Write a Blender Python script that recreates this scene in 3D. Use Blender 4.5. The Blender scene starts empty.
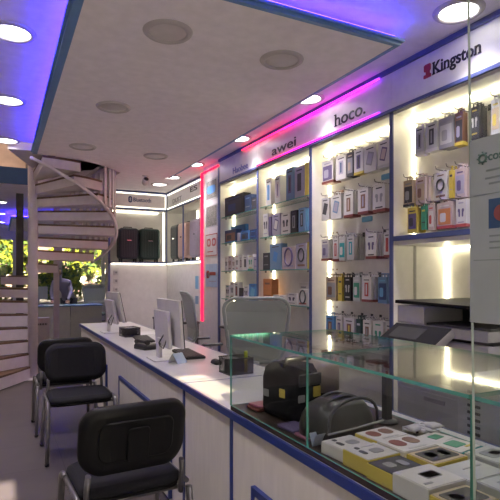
import bpy, bmesh, math, random
from mathutils import Vector, Matrix
random.seed(7)
SC = bpy.context.scene
COL = SC.collection
PI = math.pi
TH = math.radians(26.6); S = math.sin(TH); C = math.cos(TH)
H = 1.4; F = 500.0; HZ = 277.0

# ---------- the camera's geometry, used to measure the place ----------
def onX(u, X):
    a = (u - 250) / F; d = X / (S + C * a); return d * (C - S * a), d
def onZ(u, v, z):
    d = (z - H) * F / (HZ - v); a = (u - 250) / F
    return Vector((d * (S + C * a), d * (C - S * a), z))
def zat(v, d): return H + (HZ - v) * d / F
def at(u, v, d):
    a = (u - 250) / F
    return Vector((d * (S + C * a), d * (C - S * a), zat(v, d)))

# ---------- materials ----------
MATS = {}
def mat(name, col, rough=.5, metal=0, var=.05, scale=12, bump=0, emit=0, spec=.5, stretch=(1, 1, 1), alpha=1, coat=0):
    if name in MATS: return MATS[name]
    m = bpy.data.materials.new(name); m.use_nodes = True; N = m.node_tree.nodes; L = m.node_tree.links
    b = N['Principled BSDF']
    b.inputs['Roughness'].default_value = rough; b.inputs['Metallic'].default_value = metal
    b.inputs['Specular IOR Level'].default_value = spec; b.inputs['Alpha'].default_value = alpha
    b.inputs['Coat Weight'].default_value = coat
    tc = N.new('ShaderNodeTexCoord'); mp = N.new('ShaderNodeMapping'); mp.inputs['Scale'].default_value = stretch
    nz = N.new('ShaderNodeTexNoise'); nz.inputs['Scale'].default_value = scale; nz.inputs['Detail'].default_value = 5
    L.new(tc.outputs['Object'], mp.inputs[0]); L.new(mp.outputs[0], nz.inputs['Vector'])
    cr = N.new('ShaderNodeValToRGB')
    cr.color_ramp.elements[0].position = .3; cr.color_ramp.elements[1].position = .7
    cr.color_ramp.elements[0].color = [max(0, c * (1 - var)) for c in col] + [1]
    cr.color_ramp.elements[1].color = [min(1, c * (1 + var)) for c in col] + [1]
    L.new(nz.outputs['Fac'], cr.inputs[0]); L.new(cr.outputs[0], b.inputs['Base Color'])
    if bump:
        bp = N.new('ShaderNodeBump'); bp.inputs['Strength'].default_value = bump; bp.inputs['Distance'].default_value = .004
        L.new(nz.outputs['Fac'], bp.inputs['Height']); L.new(bp.outputs[0], b.inputs['Normal'])
    if emit:
        b.inputs['Emission Color'].default_value = list(col) + [1]; b.inputs['Emission Strength'].default_value = emit
    MATS[name] = m
    return m
def emis(name, col, s):
    if name in MATS: return MATS[name]
    m = bpy.data.materials.new(name); m.use_nodes = True; N = m.node_tree.nodes; L = m.node_tree.links
    N.clear(); o = N.new('ShaderNodeOutputMaterial'); e = N.new('ShaderNodeEmission')
    e.inputs[0].default_value = list(col) + [1]; e.inputs[1].default_value = s
    L.new(e.outputs[0], o.inputs[0]); MATS[name] = m
    return m
def rgb_led(name, y0, y1, stops, s):
    m = bpy.data.materials.new(name); m.use_nodes = True; N = m.node_tree.nodes; L = m.node_tree.links
    N.clear(); o = N.new('ShaderNodeOutputMaterial'); e = N.new('ShaderNodeEmission')
    tc = N.new('ShaderNodeTexCoord'); sx = N.new('ShaderNodeSeparateXYZ'); mr = N.new('ShaderNodeMapRange')
    mr.inputs['From Min'].default_value = y0; mr.inputs['From Max'].default_value = y1
    cr = N.new('ShaderNodeValToRGB')
    for i, (p, c) in enumerate(stops):
        el = cr.color_ramp.elements[i] if i < 2 else cr.color_ramp.elements.new(p)
        el.position = p; el.color = list(c) + [1]
    L.new(tc.outputs['Object'], sx.inputs[0]); L.new(sx.outputs['Y'], mr.inputs['Value']); L.new(mr.outputs[0], cr.inputs[0])
    L.new(cr.outputs[0], e.inputs[0]); e.inputs[1].default_value = s; L.new(e.outputs[0], o.inputs[0])
    return m
def pane_glass(name, tint=(.93, .97, .96), refl=1.0):
    m = bpy.data.materials.new(name); m.use_nodes = True; N = m.node_tree.nodes; L = m.node_tree.links
    N.clear(); o = N.new('ShaderNodeOutputMaterial')
    t = N.new('ShaderNodeBsdfTransparent'); t.inputs[0].default_value = list(tint) + [1]
    g = N.new('ShaderNodeBsdfGlossy'); g.inputs['Roughness'].default_value = .015
    fr = N.new('ShaderNodeFresnel'); ge = N.new('ShaderNodeNewGeometry'); mx = N.new('ShaderNodeMix')
    mx.inputs['A'].default_value = 1.5; mx.inputs['B'].default_value = 1 / 1.5
    L.new(ge.outputs['Backfacing'], mx.inputs['Factor']); L.new(mx.outputs['Result'], fr.inputs['IOR'])
    mu = N.new('ShaderNodeMath'); mu.operation = 'MULTIPLY'; mu.inputs[1].default_value = refl
    L.new(fr.outputs[0], mu.inputs[0])
    ms = N.new('ShaderNodeMixShader'); L.new(mu.outputs[0], ms.inputs[0]); L.new(t.outputs[0], ms.inputs[1]); L.new(g.outputs[0], ms.inputs[2])
    L.new(ms.outputs[0], o.inputs[0]); MATS[name] = m
    return m
def mesh_fabric(name, col, open_):
    m = bpy.data.materials.new(name); m.use_nodes = True; N = m.node_tree.nodes; L = m.node_tree.links
    b = N['Principled BSDF']; b.inputs['Base Color'].default_value = list(col) + [1]; b.inputs['Roughness'].default_value = .45
    o = N['Material Output']; t = N.new('ShaderNodeBsdfTransparent'); ms = N.new('ShaderNodeMixShader')
    tc = N.new('ShaderNodeTexCoord'); ck = N.new('ShaderNodeTexChecker'); ck.inputs['Scale'].default_value = 330
    mr = N.new('ShaderNodeMapRange'); mr.inputs['To Min'].default_value = open_ * .5; mr.inputs['To Max'].default_value = min(1, open_ * 1.5)
    L.new(tc.outputs['Object'], ck.inputs['Vector']); L.new(ck.outputs['Fac'], mr.inputs['Value'])
    L.new(mr.outputs[0], ms.inputs[0]); L.new(b.outputs[0], ms.inputs[1]); L.new(t.outputs[0], ms.inputs[2]); L.new(ms.outputs[0], o.inputs[0])
    MATS[name] = m
    return m
def floor_mat():
    m = bpy.data.materials.new('floor_tile'); m.use_nodes = True; N = m.node_tree.nodes; L = m.node_tree.links
    b = N['Principled BSDF']; tc = N.new('ShaderNodeTexCoord'); mp = N.new('ShaderNodeMapping')
    br = N.new('ShaderNodeTexBrick'); br.offset = 0; br.inputs['Scale'].default_value = 1.0
    br.inputs['Brick Width'].default_value = .6; br.inputs['Row Height'].default_value = .6; br.inputs['Mortar Size'].default_value = .003
    br.inputs['Color1'].default_value = (.085, .071, .073, 1); br.inputs['Color2'].default_value = (.078, .066, .068, 1); br.inputs['Mortar'].default_value = (.045, .04, .042, 1)
    nz = N.new('ShaderNodeTexNoise'); nz.inputs['Scale'].default_value = 3; nz.inputs['Detail'].default_value = 8
    mx = N.new('ShaderNodeMix'); mx.data_type = 'RGBA'; mx.blend_type = 'OVERLAY'; mx.inputs[0].default_value = .3
    mp.inputs['Location'].default_value = (.17, .25, 0)
    L.new(tc.outputs['Object'], mp.inputs[0]); L.new(mp.outputs[0], br.inputs['Vector']); L.new(mp.outputs[0], nz.inputs['Vector'])
    L.new(br.outputs['Color'], mx.inputs[6]); L.new(nz.outputs['Fac'], mx.inputs[7]); L.new(mx.outputs[2], b.inputs['Base Color'])
    b.inputs['Roughness'].default_value = .42; b.inputs['Specular IOR Level'].default_value = .35
    return m

M = {}
M['white'] = mat('white_laminate', (.72, .70, .69), .38)
M['wallw'] = mat('white_wall_paint', (.66, .65, .64), .6)
M['ceil'] = mat('ceiling_paint', (.88, .82, .87), .75)
M['blue'] = mat('blue_edging', (.025, .045, .20), .35)
M['steelblue'] = mat('ceiling_edge_blue', (.13, .27, .52), .4)
M['wblue'] = mat('wall_trim_blue', (.075, .10, .25), .4)
M['top'] = mat('counter_top_laminate', (.58, .565, .555), .3)
M['front'] = mat('counter_front_laminate', (.72, .68, .63), .4, scale=5, stretch=(1, 6, 1))
M['black'] = mat('black_plastic', (.018, .018, .02), .4)
M['matblack'] = mat('matt_black_plastic', (.016, .016, .018), .7, spec=.12)
M['blackfab'] = mat('black_fabric', (.016, .016, .02), .85, scale=240, bump=.3, var=.3, spec=.2)
M['blackshell'] = mat('black_shell', (.008, .008, .009), .5, spec=.25)
M['greymetal'] = mat('grey_painted_metal', (.20, .19, .20), .35, .6)
M['chrome'] = mat('bright_metal', (.6, .6, .6), .2, 1)
M['dark'] = mat('dark_grey', (.06, .06, .065), .5)
M['grey'] = mat('mid_grey', (.3, .3, .31), .5)
M['lgrey'] = mat('light_grey_plastic', (.58, .57, .58), .4)
M['pc'] = mat('white_monitor_plastic', (.66, .64, .66), .35)
M['stair'] = mat('white_stair_paint', (.62, .56, .60), .4)
M['wood'] = mat('brown_tread_wood', (.13, .075, .045), .5, scale=6, stretch=(1, 8, 1), var=.3)
M['paper'] = mat('white_paper', (.8, .8, .8), .8)
M['yellow'] = mat('yellow_card', (.62, .49, .09), .45)
M['teal'] = mat('teal_card', (.02, .30, .32), .45)
M['red'] = mat('red_card', (.45, .08, .07), .45)
M['brownred'] = mat('brownish_red_card', (.22, .06, .05), .5)
M['cardw'] = mat('white_card', (.62, .60, .58), .4)
M['cardg'] = mat('grey_card', (.50, .50, .49), .4)
M['lilac'] = mat('lilac_print', (.37, .35, .44), .45)
M['purple'] = mat('purple_print', (.13, .10, .21), .45)
M['navyp'] = mat('navy_print', (.04, .07, .16), .45)
M['bluep'] = mat('blue_print', (.08, .25, .55), .45)
M['skyp'] = mat('sky_blue_print', (.16, .40, .60), .45)
M['dustblue'] = mat('dusty_blue_print', (.16, .27, .42), .45)
M['orange'] = mat('orange_card', (.55, .22, .08), .45)
M['green'] = mat('green_print', (.06, .30, .18), .45)
M['pink'] = mat('pinkish_print', (.52, .42, .41), .45)
M['brownp'] = mat('brown_print', (.22, .12, .08), .45)
M['tan'] = mat('tan_print', (.5, .40, .28), .45)
M['dkgreen'] = mat('dark_green_card', (.03, .07, .06), .45)
M['skin'] = mat('skin', (.42, .24, .17), .55)
M['hair'] = mat('dark_hair', (.02, .015, .012), .6)
M['shirt'] = mat('mauve_grey_shirt', (.34, .31, .42), .85)
M['trouser'] = mat('dark_trousers', (.04, .04, .06), .85)
M['glass'] = pane_glass('clear_glass', (.955, .975, .968))
M['edge'] = mat('green_glass_edge', (.10, .34, .28), .15, var=.15)
M['edgelite'] = mat('pale_glass_edge', (.50, .58, .54), .15, var=.15)
M['mesh'] = mesh_fabric('grey_chair_mesh', (.44, .49, .48), .07)
M['led'] = emis('warm_white_led', (1, .90, .56), 10.5)
M['ledn'] = emis('neutral_white_led', (1, .92, .68), 6)
M['ledblue'] = emis('blue_led', (.03, .012, 1.0), 52)
M['ledred'] = emis('red_led', (1, .008, .035), 2.4)
M['lamp'] = emis('downlight_lens', (1, .94, .88), 6)
M['rim'] = mat('downlight_rim', (.50, .46, .47), .5)
M['lens'] = mat('unlit_downlight_lens', (.60, .55, .56), .35)

# ---------- mesh builder ----------
class MB:
    def __init__(s): s.bm = bmesh.new(); s.mats = []
    def mi(s, m):
        if m not in s.mats: s.mats.append(m)
        return s.mats.index(m)
    def box(s, c, d, m, rot=None, bev=0):
        t = bmesh.new(); bmesh.ops.create_cube(t, size=1)
        for v in t.verts: v.co = Vector((v.co.x * d[0], v.co.y * d[1], v.co.z * d[2]))
        if bev: bmesh.ops.bevel(t, geom=t.edges[:], offset=bev, segments=2, affect='EDGES', profile=.7)
        X = Matrix.Translation(c) @ (rot.to_4x4() if rot else Matrix())
        return s.add(t, X, m)
    def bb(s, x0, x1, y0, y1, z0, z1, m, bev=0):
        return s.box(((x0 + x1) / 2, (y0 + y1) / 2, (z0 + z1) / 2), (abs(x1 - x0), abs(y1 - y0), abs(z1 - z0)), m, None, bev)
    def add(s, t, X, m, smooth=False):
        i = s.mi(m); mp = {}
        for v in t.verts: mp[v] = s.bm.verts.new(X @ v.co)
        out = []
        for f in t.faces:
            try: nf = s.bm.faces.new([mp[v] for v in f.verts])
            except ValueError: continue
            nf.material_index = i; nf.smooth = smooth or f.smooth; out.append(nf)
        t.free(); return out
    def slab(s, w, h, r, levels, m, X=Matrix(), seg=5, bend=None, smooth=True):
        """rounded rectangle in local XY, lofted along local Z through levels (inset, z)"""
        t = bmesh.new(); loops = []
        for ins, z in levels:
            ww, hh = w / 2 - ins, h / 2 - ins; rr = max(.0005, min(r - ins if r - ins > .001 else .001, ww * .999, hh * .999)); lp = []
            for cx, cy, a0 in ((ww - rr, hh - rr, 0), (-ww + rr, hh - rr, PI / 2), (-ww + rr, -hh + rr, PI), (ww - rr, -hh + rr, PI * 1.5)):
                for k in range(seg + 1):
                    a = a0 + k / seg * PI / 2; lp.append(t.verts.new((cx + rr * math.cos(a), cy + rr * math.sin(a), z)))
            loops.append(lp)
        n = len(loops[0])
        for A, B in zip(loops, loops[1:]):
            for k in range(n):
                f = t.faces.new((A[k], A[(k + 1) % n], B[(k + 1) % n], B[k])); f.smooth = smooth
        t.faces.new(list(reversed(loops[0]))); t.faces.new(loops[-1])
        if bend:
            bmesh.ops.triangulate(t, faces=[f for f in t.faces if len(f.verts) > 4])
            for v in t.verts: v.co = Vector(bend(v.co))
        return s.add(t, X, m)
    def tube(s, pts, r, m, seg=8, closed=False, flat=1.0):
        pts = [Vector(p) for p in pts]; n = len(pts); t = bmesh.new(); loops = []
        up = Vector((0, 0, 1)); prev = None
        for i, p in enumerate(pts):
            a = pts[(i - 1) % n] if (i or closed) else p; b = pts[(i + 1) % n] if (i < n - 1 or closed) else p
            d = (b - a).normalized()
            if prev is None:
                q = d.cross(up)
                if q.length < .05: q = d.cross(Vector((1, 0, 0)))
                q.normalize()
            else:
                q = prev - d * prev.dot(d); q.normalize()
            prev = q; w = d.cross(q); rr = r[i] if isinstance(r, (list, tuple)) else r
            loops.append([t.verts.new(p + q * (rr * math.cos(k / seg * 2 * PI)) + w * (rr * flat * math.sin(k / seg * 2 * PI))) for k in range(seg)])
        rng = range(n) if closed else range(n - 1)
        for i in rng:
            A, B = loops[i], loops[(i + 1) % n]
            for k in range(seg):
                f = t.faces.new((A[k], A[(k + 1) % seg], B[(k + 1) % seg], B[k])); f.smooth = True
        if not closed: t.faces.new(list(reversed(loops[0]))); t.faces.new(loops[-1])
        return s.add(t, Matrix(), m)
    def lathe(s, prof, m, X=Matrix(), seg=32, smooth=True):
        t = bmesh.new(); L = []
        for r, z in prof:
            L.append([t.verts.new((r * math.cos(k / seg * 2 * PI), r * math.sin(k / seg * 2 * PI), z)) for k in range(seg)] if r > 1e-6 else [t.verts.new((0, 0, z))])
        for A, B in zip(L, L[1:]):
            for k in range(seg):
                k2 = (k + 1) % seg
                vs = [A[0], B[k2], B[k]] if len(A) == 1 else [A[k], A[k2], B[0]] if len(B) == 1 else [A[k], A[k2], B[k2], B[k]]
                f = t.faces.new(vs); f.smooth = smooth
        return s.add(t, X, m)
    def cyl(s, c, r, h, m, seg=20, X=Matrix()):
        return s.lathe([(0, 0), (r, 0), (r, h), (0, h)], m, Matrix.Translation(c) @ X, seg, False)
    def prism(s, pts, z0, z1, m):
        t = bmesh.new(); A = [t.verts.new((x, y, z0)) for x, y in pts]; B = [t.verts.new((x, y, z1)) for x, y in pts]; n = len(pts)
        t.faces.new(list(reversed(A))); t.faces.new(B)
        for k in range(n): t.faces.new((A[k], A[(k + 1) % n], B[(k + 1) % n], B[k]))
        bmesh.ops.triangulate(t, faces=[f for f in t.faces if len(f.verts) > 4])
        return s.add(t, Matrix(), m)
    def build(s, name, parent=None, loc=None, mats=None):
        bmesh.ops.recalc_face_normals(s.bm, faces=s.bm.faces[:])
        me = bpy.data.meshes.new(name); s.bm.to_mesh(me); s.bm.free()
        for m in s.mats: me.materials.append(m)
        o = bpy.data.objects.new(name, me); COL.objects.link(o)
        if parent: o.parent = parent
        if loc is not None: o.location = loc
        return o
def bx(name, x0, x1, y0, y1, z0, z1, m, parent=None, bev=0):
    b = MB(); b.bb(x0, x1, y0, y1, z0, z1, m, bev); return b.build(name, parent)
def pane(name, x0, x1, y0, y1, z0, z1, parent, edge='edge', gl='glass'):
    """a glass sheet: the two large faces are clear, the thin ones the green of cut glass"""
    b = MB(); fs = b.bb(x0, x1, y0, y1, z0, z1, M[gl]); ei = b.mi(M[edge]); dim = (x1 - x0, y1 - y0, z1 - z0); ax = dim.index(min(dim))
    for f in fs:
        f.normal_update()
        if abs(f.normal[ax]) < .5: f.material_index = ei
    return b.build(name, parent)
LABELS = {}
def tag(o, label, cat, group=None):
    if len(label.split()) > 16: label = label.replace(' a ', ' ', 1)
    n = len(label.split())
    if not 4 <= n <= 16: print('LABEL LENGTH', n, label)
    if label in LABELS and LABELS[label] is None: print('DUP LABEL', label)
    LABELS[label] = group
    o['label'] = label; o['category'] = cat
    if group: o['group'] = group
    return o
def thing(name, label, cat, loc=(0, 0, 0), rz=0, group=None):
    o = bpy.data.objects.new(name, None); COL.objects.link(o); o.location = loc; o.rotation_euler = (0, 0, rz); o.empty_display_size = .1
    return tag(o, label, cat, group)
def copy_tree(o, parent=None):
    c = o.copy(); COL.objects.link(c)
    if parent: c.parent = parent
    for ch in [x for x in bpy.data.objects if x.parent == o]: copy_tree(ch, c)
    return c
def struct(o):
    o['kind'] = 'structure'; return o
ROTW = Matrix(((0, 0, -1), (-1, 0, 0), (0, 1, 0)))      # writing on a face that looks towards -X
ROTB = Matrix(((1, 0, 0), (0, 0, -1), (0, 1, 0)))       # writing on a face that looks towards -Y
def text(name, body, size, m, parent, loc, rot, ext=.002, bold=0, sx=1, shear=0, spacing=1):
    cu = bpy.data.curves.new(name, 'FONT'); cu.body = body; cu.size = size; cu.extrude = ext; cu.offset = bold; cu.shear = shear
    cu.align_x = 'CENTER'; cu.align_y = 'CENTER'; cu.space_character = spacing
    to = bpy.data.objects.new(name, cu); COL.objects.link(to)
    dg = bpy.context.evaluated_depsgraph_get(); dg.update()
    me = bpy.data.meshes.new_from_object(to.evaluated_get(dg)); bpy.data.objects.remove(to)
    for v in me.vertices: v.co.x *= sx
    me.transform(rot.to_4x4()); me.materials.clear(); me.materials.append(m)
    o = bpy.data.objects.new(name, me); COL.objects.link(o); o.parent = parent; o.location = loc
    return o

# ================= the shell =================
WX, CZ, PZ = 2.6, 2.95, 2.83         # fascia plane, ceiling height, dropped panel height
SX, SY, SR = .41, 7.5, 1.19          # spiral stair
bxs = lambda *a: struct(bx(*a))
b = MB(); b.bb(-2.2, 4.6, -1.2, 17, -.1, 0, floor_mat()); struct(b.build('floor'))
arc = [(SX + SR * math.sin(k / 24 * PI), SY - SR * math.cos(k / 24 * PI)) for k in range(25)]
b = MB()
b.prism([(-2.2, -1.2), (3.3, -1.2), (3.3, 9.35), (1.7, 9.35), (1.7, 8.69), (SX, 8.69)] + list(reversed(arc))[0:] + [(-2.2, SY - SR)], CZ, CZ + .16, M['ceil'])
struct(b.build('ceiling'))
b = MB(); b.bb(-2.2, 1.69, 8.69, 9.36, 2.88, 3.11, M['ceil']); b.bb(-2.2, 4.6, 9.36, 17, 2.88, 3.11, M['ceil']); b.bb(-2.2, SX, 8.66, 8.69, 2.86, 3.12, mat('deep_blue_paint', (.02, .07, .2), .5)); struct(b.build('ceiling_far'))
bxs('wall_left', -2.35, -2.2, -1.2, 17, 0, 5.5, M['wallw'])
bxs('wall_right', 3.2, 3.35, -1.2, 9.35, 0, 5.5, M['wallw'])
bxs('wall_right_far', 4.6, 4.75, 9.35, 17, 0, 5.5, M['wallw'])
bxs('wall_upper_shade', .45, 4.6, 10.55, 10.6, 3.11, 5.5, mat('void_shade_grey', (.10, .085, .10), .8))  # dark sheet: the shadow in the upper void put into its colour
bxs('wall_upper_back', -2.2, 4.6, 10.6, 10.75, 3.11, 5.5, mat('beige_plaster', (.48, .38, .33), .7, scale=2, var=.3, bump=.4))
bxs('roof', -2.35, 4.75, -1.35, 17, 5.5, 5.65, M['ceil'])
bxs('wall_upper_front', -2.2, 3.2, 4.2, 4.35, 3.11, 5.5, M['wallw'])
# the front wall behind the viewer: two narrow openings added to cast the sun patches
b = MB(); yf0, yf1 = -1.35, -1.2
ho = [(-.16, .085, 2.17, 2.40), (.955, 1.135, 2.42, 2.78), (-2.0, .7, 0, 2.1)]
xs = sorted({-2.35, 3.35} | {h[0] for h in ho} | {h[1] for h in ho}); zs = sorted({0, 5.5} | {h[2] for h in ho} | {h[3] for h in ho})
for x0, x1 in zip(xs, xs[1:]):
    for z0, z1 in zip(zs, zs[1:]):
        if not any(h[0] <= x0 < h[1] and h[2] <= z0 < h[3] for h in ho): b.bb(x0, x1, yf0, yf1, z0, z1, M['wallw'])
struct(b.build('wall_front'))
b = MB()
for x in (-2.0, -.68, .64): b.bb(x, x + .06, -1.31, -1.25, .0, 2.1, M['greymetal'])
b.bb(-1.94, -.68, -1.31, -1.25, 2.04, 2.1, M['greymetal']); b.bb(-.62, .64, -1.31, -1.25, 2.04, 2.1, M['greymetal'])
dr_ = struct(b.build('door_1'))
for x0, x1 in ((-1.94, -.68), (-.62, .64)): pane('door_pane', x0, x1, -1.284, -1.276, .01, 2.04, dr_)
struct(bx('sun_blocker_canopy', -3.5, 3.5, -5.2, -1.36, 2.11, 2.16, M['ceil']))  # unseen canopy, added to keep the sun out of the doorway
struct(bx('street_front', -14, 14, -30, -1.36, -.12, -.02, mat('front_paving', (.34, .31, .29), .8)))
w_ = struct(bx('window_9', .953, 1.137, -1.345, -1.335, 2.418, 2.782, pane_glass('tinted_glass', (.68, .66, .60))))  # unseen tinted pane, added to weaken the sun patch on the counter
# dropped ceiling panel with its blue profile
PX0, PX1, PY0, PY1 = .37, 2.18, 2.37, 7.0
b = MB(); pa = [p for p in arc if p[0] > PX0 and p[1] < PY1]
b.prism([(PX0, PY0), (PX1, PY0), (PX1, PY1)] + list(reversed(pa)) + [(PX0, pa[0][1])], PZ, PZ + .03, M['ceil'])
struct(b.build('ceiling_panel'))
b = MB()
for i, (o, z0, z1) in enumerate(((.0, PZ - .002, PZ + .016), (.018, PZ + .0165, PZ + .034), (.0, PZ + .0345, PZ + .045))):
    b.bb(PX0 - .03 - o, PX0 - .0005 + .02, PY0 - .03 - o, pa[0][1], z0, z1, M['steelblue'])
    b.bb(PX0 + .0195, PX1 + .03 + o, PY0 - .03 - o, PY0 - .0005, z0, z1, M['steelblue'])
    b.bb(PX1 + .0005, PX1 + .03 + o, PY0 - .0005, PY1, z0, z1, M['steelblue'])
struct(b.build('trim_1'))
# blue LED lines on top of the profile
t = thing('blue_light_strip', 'blue light strip glowing on the ceiling along the edge of the dropped panel', 'light strip')
bx('led_line', PX0 - .02, PX0 - .008, PY0, 6.2, PZ + .0455, PZ + .053, M['ledblue'], t)
bx('led_line', PX0, PX1, PY0 - .02, PY0 - .008, PZ + .0455, PZ + .053, M['ledblue'], t)
bx('led_line', PX1 + .008, PX1 + .02, PY0, PY1, PZ + .0455, PZ + .053, emis('blue_led_soft', (.05, .03, 1), 3.5), t)

# ---------- downlights ----------
LAMP_W = 3.5
def downlight(x, y, z, lit, label, grp):
    t = thing('downlight', label, 'ceiling light', (x, y, z), 0, grp)
    b = MB(); b.lathe([(.108, .0), (.108, -.012), (.118, -.016), (.132, -.014), (.142, -.006), (.145, 0)], M['rim'], seg=40); b.build('rim', t)
    b = MB(); b.lathe([(0, -.008), (.08, -.008), (.108, -.004)], M['lamp'] if lit else M['lens'], seg=40); b.build('lens', t)
    if lit:
        l = bpy.data.lights.new('downlight_beam', 'AREA'); l.shape = 'DISK'; l.size = .2; l.energy = LAMP_W; l.color = (1, .92, .96); l.spread = math.radians(84)
        o = bpy.data.objects.new('downlight_beam', l); COL.objects.link(o); o.parent = t; o.location = (0, 0, -.018)
    return t
yl = [2.06, 3.65, 5.04, 6.47, 7.47, 8.15]
nm = ['beside the glass screen edge', 'above the magenta light line', 'above the second wall bay', 'by the red-lit column', 'nearer of two before the suitcases', 'farther of two before the suitcases']
for y, n in zip(yl, nm): downlight(2.39, y, CZ, True, 'lit round ceiling downlight ' + n, 'lit downlights along the wall')
for y, n in zip((3.5, 4.86, 6.3), ('largest in the photo', 'middle of its row of three', 'smallest in the photo')):
    downlight(.07, y, CZ, True, 'lit downlight left of the dropped ceiling panel, ' + n, 'lit downlights left of the panel')
for x, y, n in ((.877, 2.82, 'largest, nearest the panel corner'), (1.66, 2.85, 'nearest the magenta light line'), (.857, 4.27, 'second in the row by the blue edge'),
                (.816, 5.72, 'farthest, near the stair opening'), (1.65, 5.78, 'farthest on the side of the wall bays')):
    downlight(x, y, PZ, False, 'unlit round downlight in the dropped panel, ' + n, 'unlit downlights in the panel')
# rest of the same grid, over the part of the shop behind the viewer
for x, y, n in ((2.39, .6, 'over the printer end of the wall'), (.07, 2.1, 'over the walkway by the chairs'), (.07, .6, 'over the walkway near the entrance')):
    downlight(x, y, CZ, True, 'lit round ceiling downlight ' + n, 'lit downlights near the entrance')

# ================= wall bays on the right =================
DIV = [6.09, 5.0, 3.925, 2.846]
BX = 2.81
bayname = [('first', 'black and blue boxes'), ('second', 'upright boxes and headphones'), ('third', 'hooks full of cable packs'), ('fourth', 'hooks above the printer')]
shelfz = [2.18, 1.84, 1.478, 1.118]
bays = []
for i in range(4):
    y1 = DIV[i]; y0 = DIV[i + 1] + .018 if i < 3 else 1.0
    lab = ['glass-shelved wall bay of black and blue boxes beside the red-lit column', 'glass-shelved wall bay of upright boxes, second from the pillar',
           'wall bay with rows of hooks and packs, third from the pillar', 'wall bay with hooks above an open lit recess behind the printer'][i]
    t = thing('display_bay', lab, 'wall display', (WX, y1, 0))
    bays.append(t)
    def P(o): o.location = (-WX, -y1, 0); return o
    zb = .76 if i < 3 else 1.70
    P(bx('back_panel', BX, BX + .02, y0, y1 - .012, zb, 2.617, M['white'], t))
    deep = 3.18 if i == 3 else BX + .02
    P(bx('divider', WX + .004, deep, y1 - .012, y1 + .012, 0, 2.617, M['white'], t))
    P(bx('blue_edge', WX - .006, WX + .004, y1 - .017, y1 + .017, 0, 2.6165, M['wblue'], t))
    P(bx('top_board', WX + .01, BX, y0 + .012, y1 - .012, 2.60, 2.617, M['white'], t))
    P(bx('led_strip', BX - .012, BX - .001, y1 - .023, y1 - .012, zb + .01, 2.585, M['led'], t))
    P(bx('led_strip', BX - .03, BX - .012, y0 + .02, y1 - .024, 2.588, 2.599, M['led'], t))
    if i < 3:
        P(bx('base_cabinet', WX + .01, BX + .02, y0 + .012, y1 - .012, 0, .735, M['white'], t))
        P(bx('base_top', WX - .02, BX, y0 + .017, y1 - .017, .735, .76, M['dark'], t))
    if i < 2:
        for z in shelfz:
            g = pane('shelf', WX + .015, BX - .015, y0 + .014, y1 - .025, z - .008, z, t); P(g)
            for yy in (y1 - .1, y1 - .23, y0 + .1):
                q = MB(); q.lathe([(0, -.03), (.011, -.03), (.011, -.009), (0, -.009)], M['greymetal'], Matrix.Translation((WX + .05, yy, z)), 10)
                q.build('shelf_stud', g)
    if i == 3:
        P(bx('middle_board', WX - .004, BX + .02, y0, y1 - .017, 1.665, 1.70, M['wblue'], t))
        P(bx('recess_top', WX + .01, 3.18, y0, y1 - .012, 1.635, 1.664, M['white'], t))
        P(bx('recess_back', 3.16, 3.18, y0, y1 - .012, .0, 1.634, M['white'], t))
        P(bx('seam_strip', BX - .004, BX + .02, y1 - .016, y1 - .0125, .0, 1.634, M['grey'], t))
        P(bx('led_strip', 3.146, 3.159, y1 - .026, y1 - .013, .2, 1.62, M['led'], t))
        P(bx('led_strip', 3.14, 3.159, y0 + .02, y1 - .03, 1.622, 1.633, M['led'], t))
# fascia signs
fy = [(6.09, 5.0), (5.0, 3.925), (3.925, 2.846), (2.846, 1.0)]
fl = ['pale blue-lit fascia sign at the end beside the red-lit column', 'fascia sign with slanted dark lettering, second from the red-lit pillar', 'fascia sign with thin serif lettering and a magenta light line', 'white fascia sign with bold dark lettering and a red emblem']
fascia = []
for (y1, y0), l in zip(fy, fl):
    t = thing('fascia_sign', l, 'sign', (WX, (y0 + y1) / 2, 2.617)); fascia.append(t)
    ym = (y0 + y1) / 2
    def P(o): o.location = (-WX, -ym, -2.617); return o
    P(bx('sign_board', WX, 3.19, y0 + .001, y1 - .001, 2.618, CZ - .001, M['white'], t))
    P(bx('bottom_trim', WX - .022, WX - .0005, y0 + .0005, y1 - .0005, 2.618, 2.640, M['wblue'], t))
    P(bx('top_trim', WX - .022, WX - .0005, y0 + .0005, y1 - .0005, CZ - .035, CZ - .002, M['wblue'], t))
led_top = rgb_led('colour_changing_led', 2.95, 5.35, [(0, (.25, .02, .8)), (1, (1, .02, .05)), (.12, (.9, .02, .9)), (.4, (1, .01, .62)), (.62, (1, .015, .12))], 3.2)
t = thing('colour_light_strip', 'red to magenta light strip along the top of the fascia signs', 'light strip')
bx('led_line', WX - .03, WX - .0225, 2.95, 5.35, CZ - .052, CZ - .038, led_top, t)
t = thing('colour_light_strip', 'red to magenta light strip along the bottom of the fascia signs', 'light strip')
bx('led_line', WX - .03, WX - .0225, 2.95, 4.98, 2.641, 2.652, led_top, t)
M['ink'] = mat('dark_sign_ink', (.012, .012, .016), .4)
def wtext(par, body, u0, u1, v, size, m, **k):
    y0, d0 = onX(u0, WX - .002); y1, d1 = onX(u1, WX - .002); ym = (y0 + y1) / 2
    um = (u0 + u1) / 2; _, dm = onX(um, WX)
    o = text('lettering', body, size, m, par, (0, 0, 0), ROTW, **k)
    yy = [x.co.y for x in o.data.vertices]; zz = [x.co.z for x in o.data.vertices]
    sc = abs(y0 - y1) / (max(yy) - min(yy)); cy = (max(yy) + min(yy)) / 2; cz = (max(zz) + min(zz)) / 2
    for x in o.data.vertices: x.co.y = (x.co.y - cy) * sc; x.co.z -= cz
    o.location = (-.003, ym - par.location.y, zat(v, dm) - par.location.z)
    return o
wtext(fascia[0], 'Haobee', 233, 248, 168, .11, mat('faint_blue_ink', (.16, .17, .45), .4))
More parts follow.
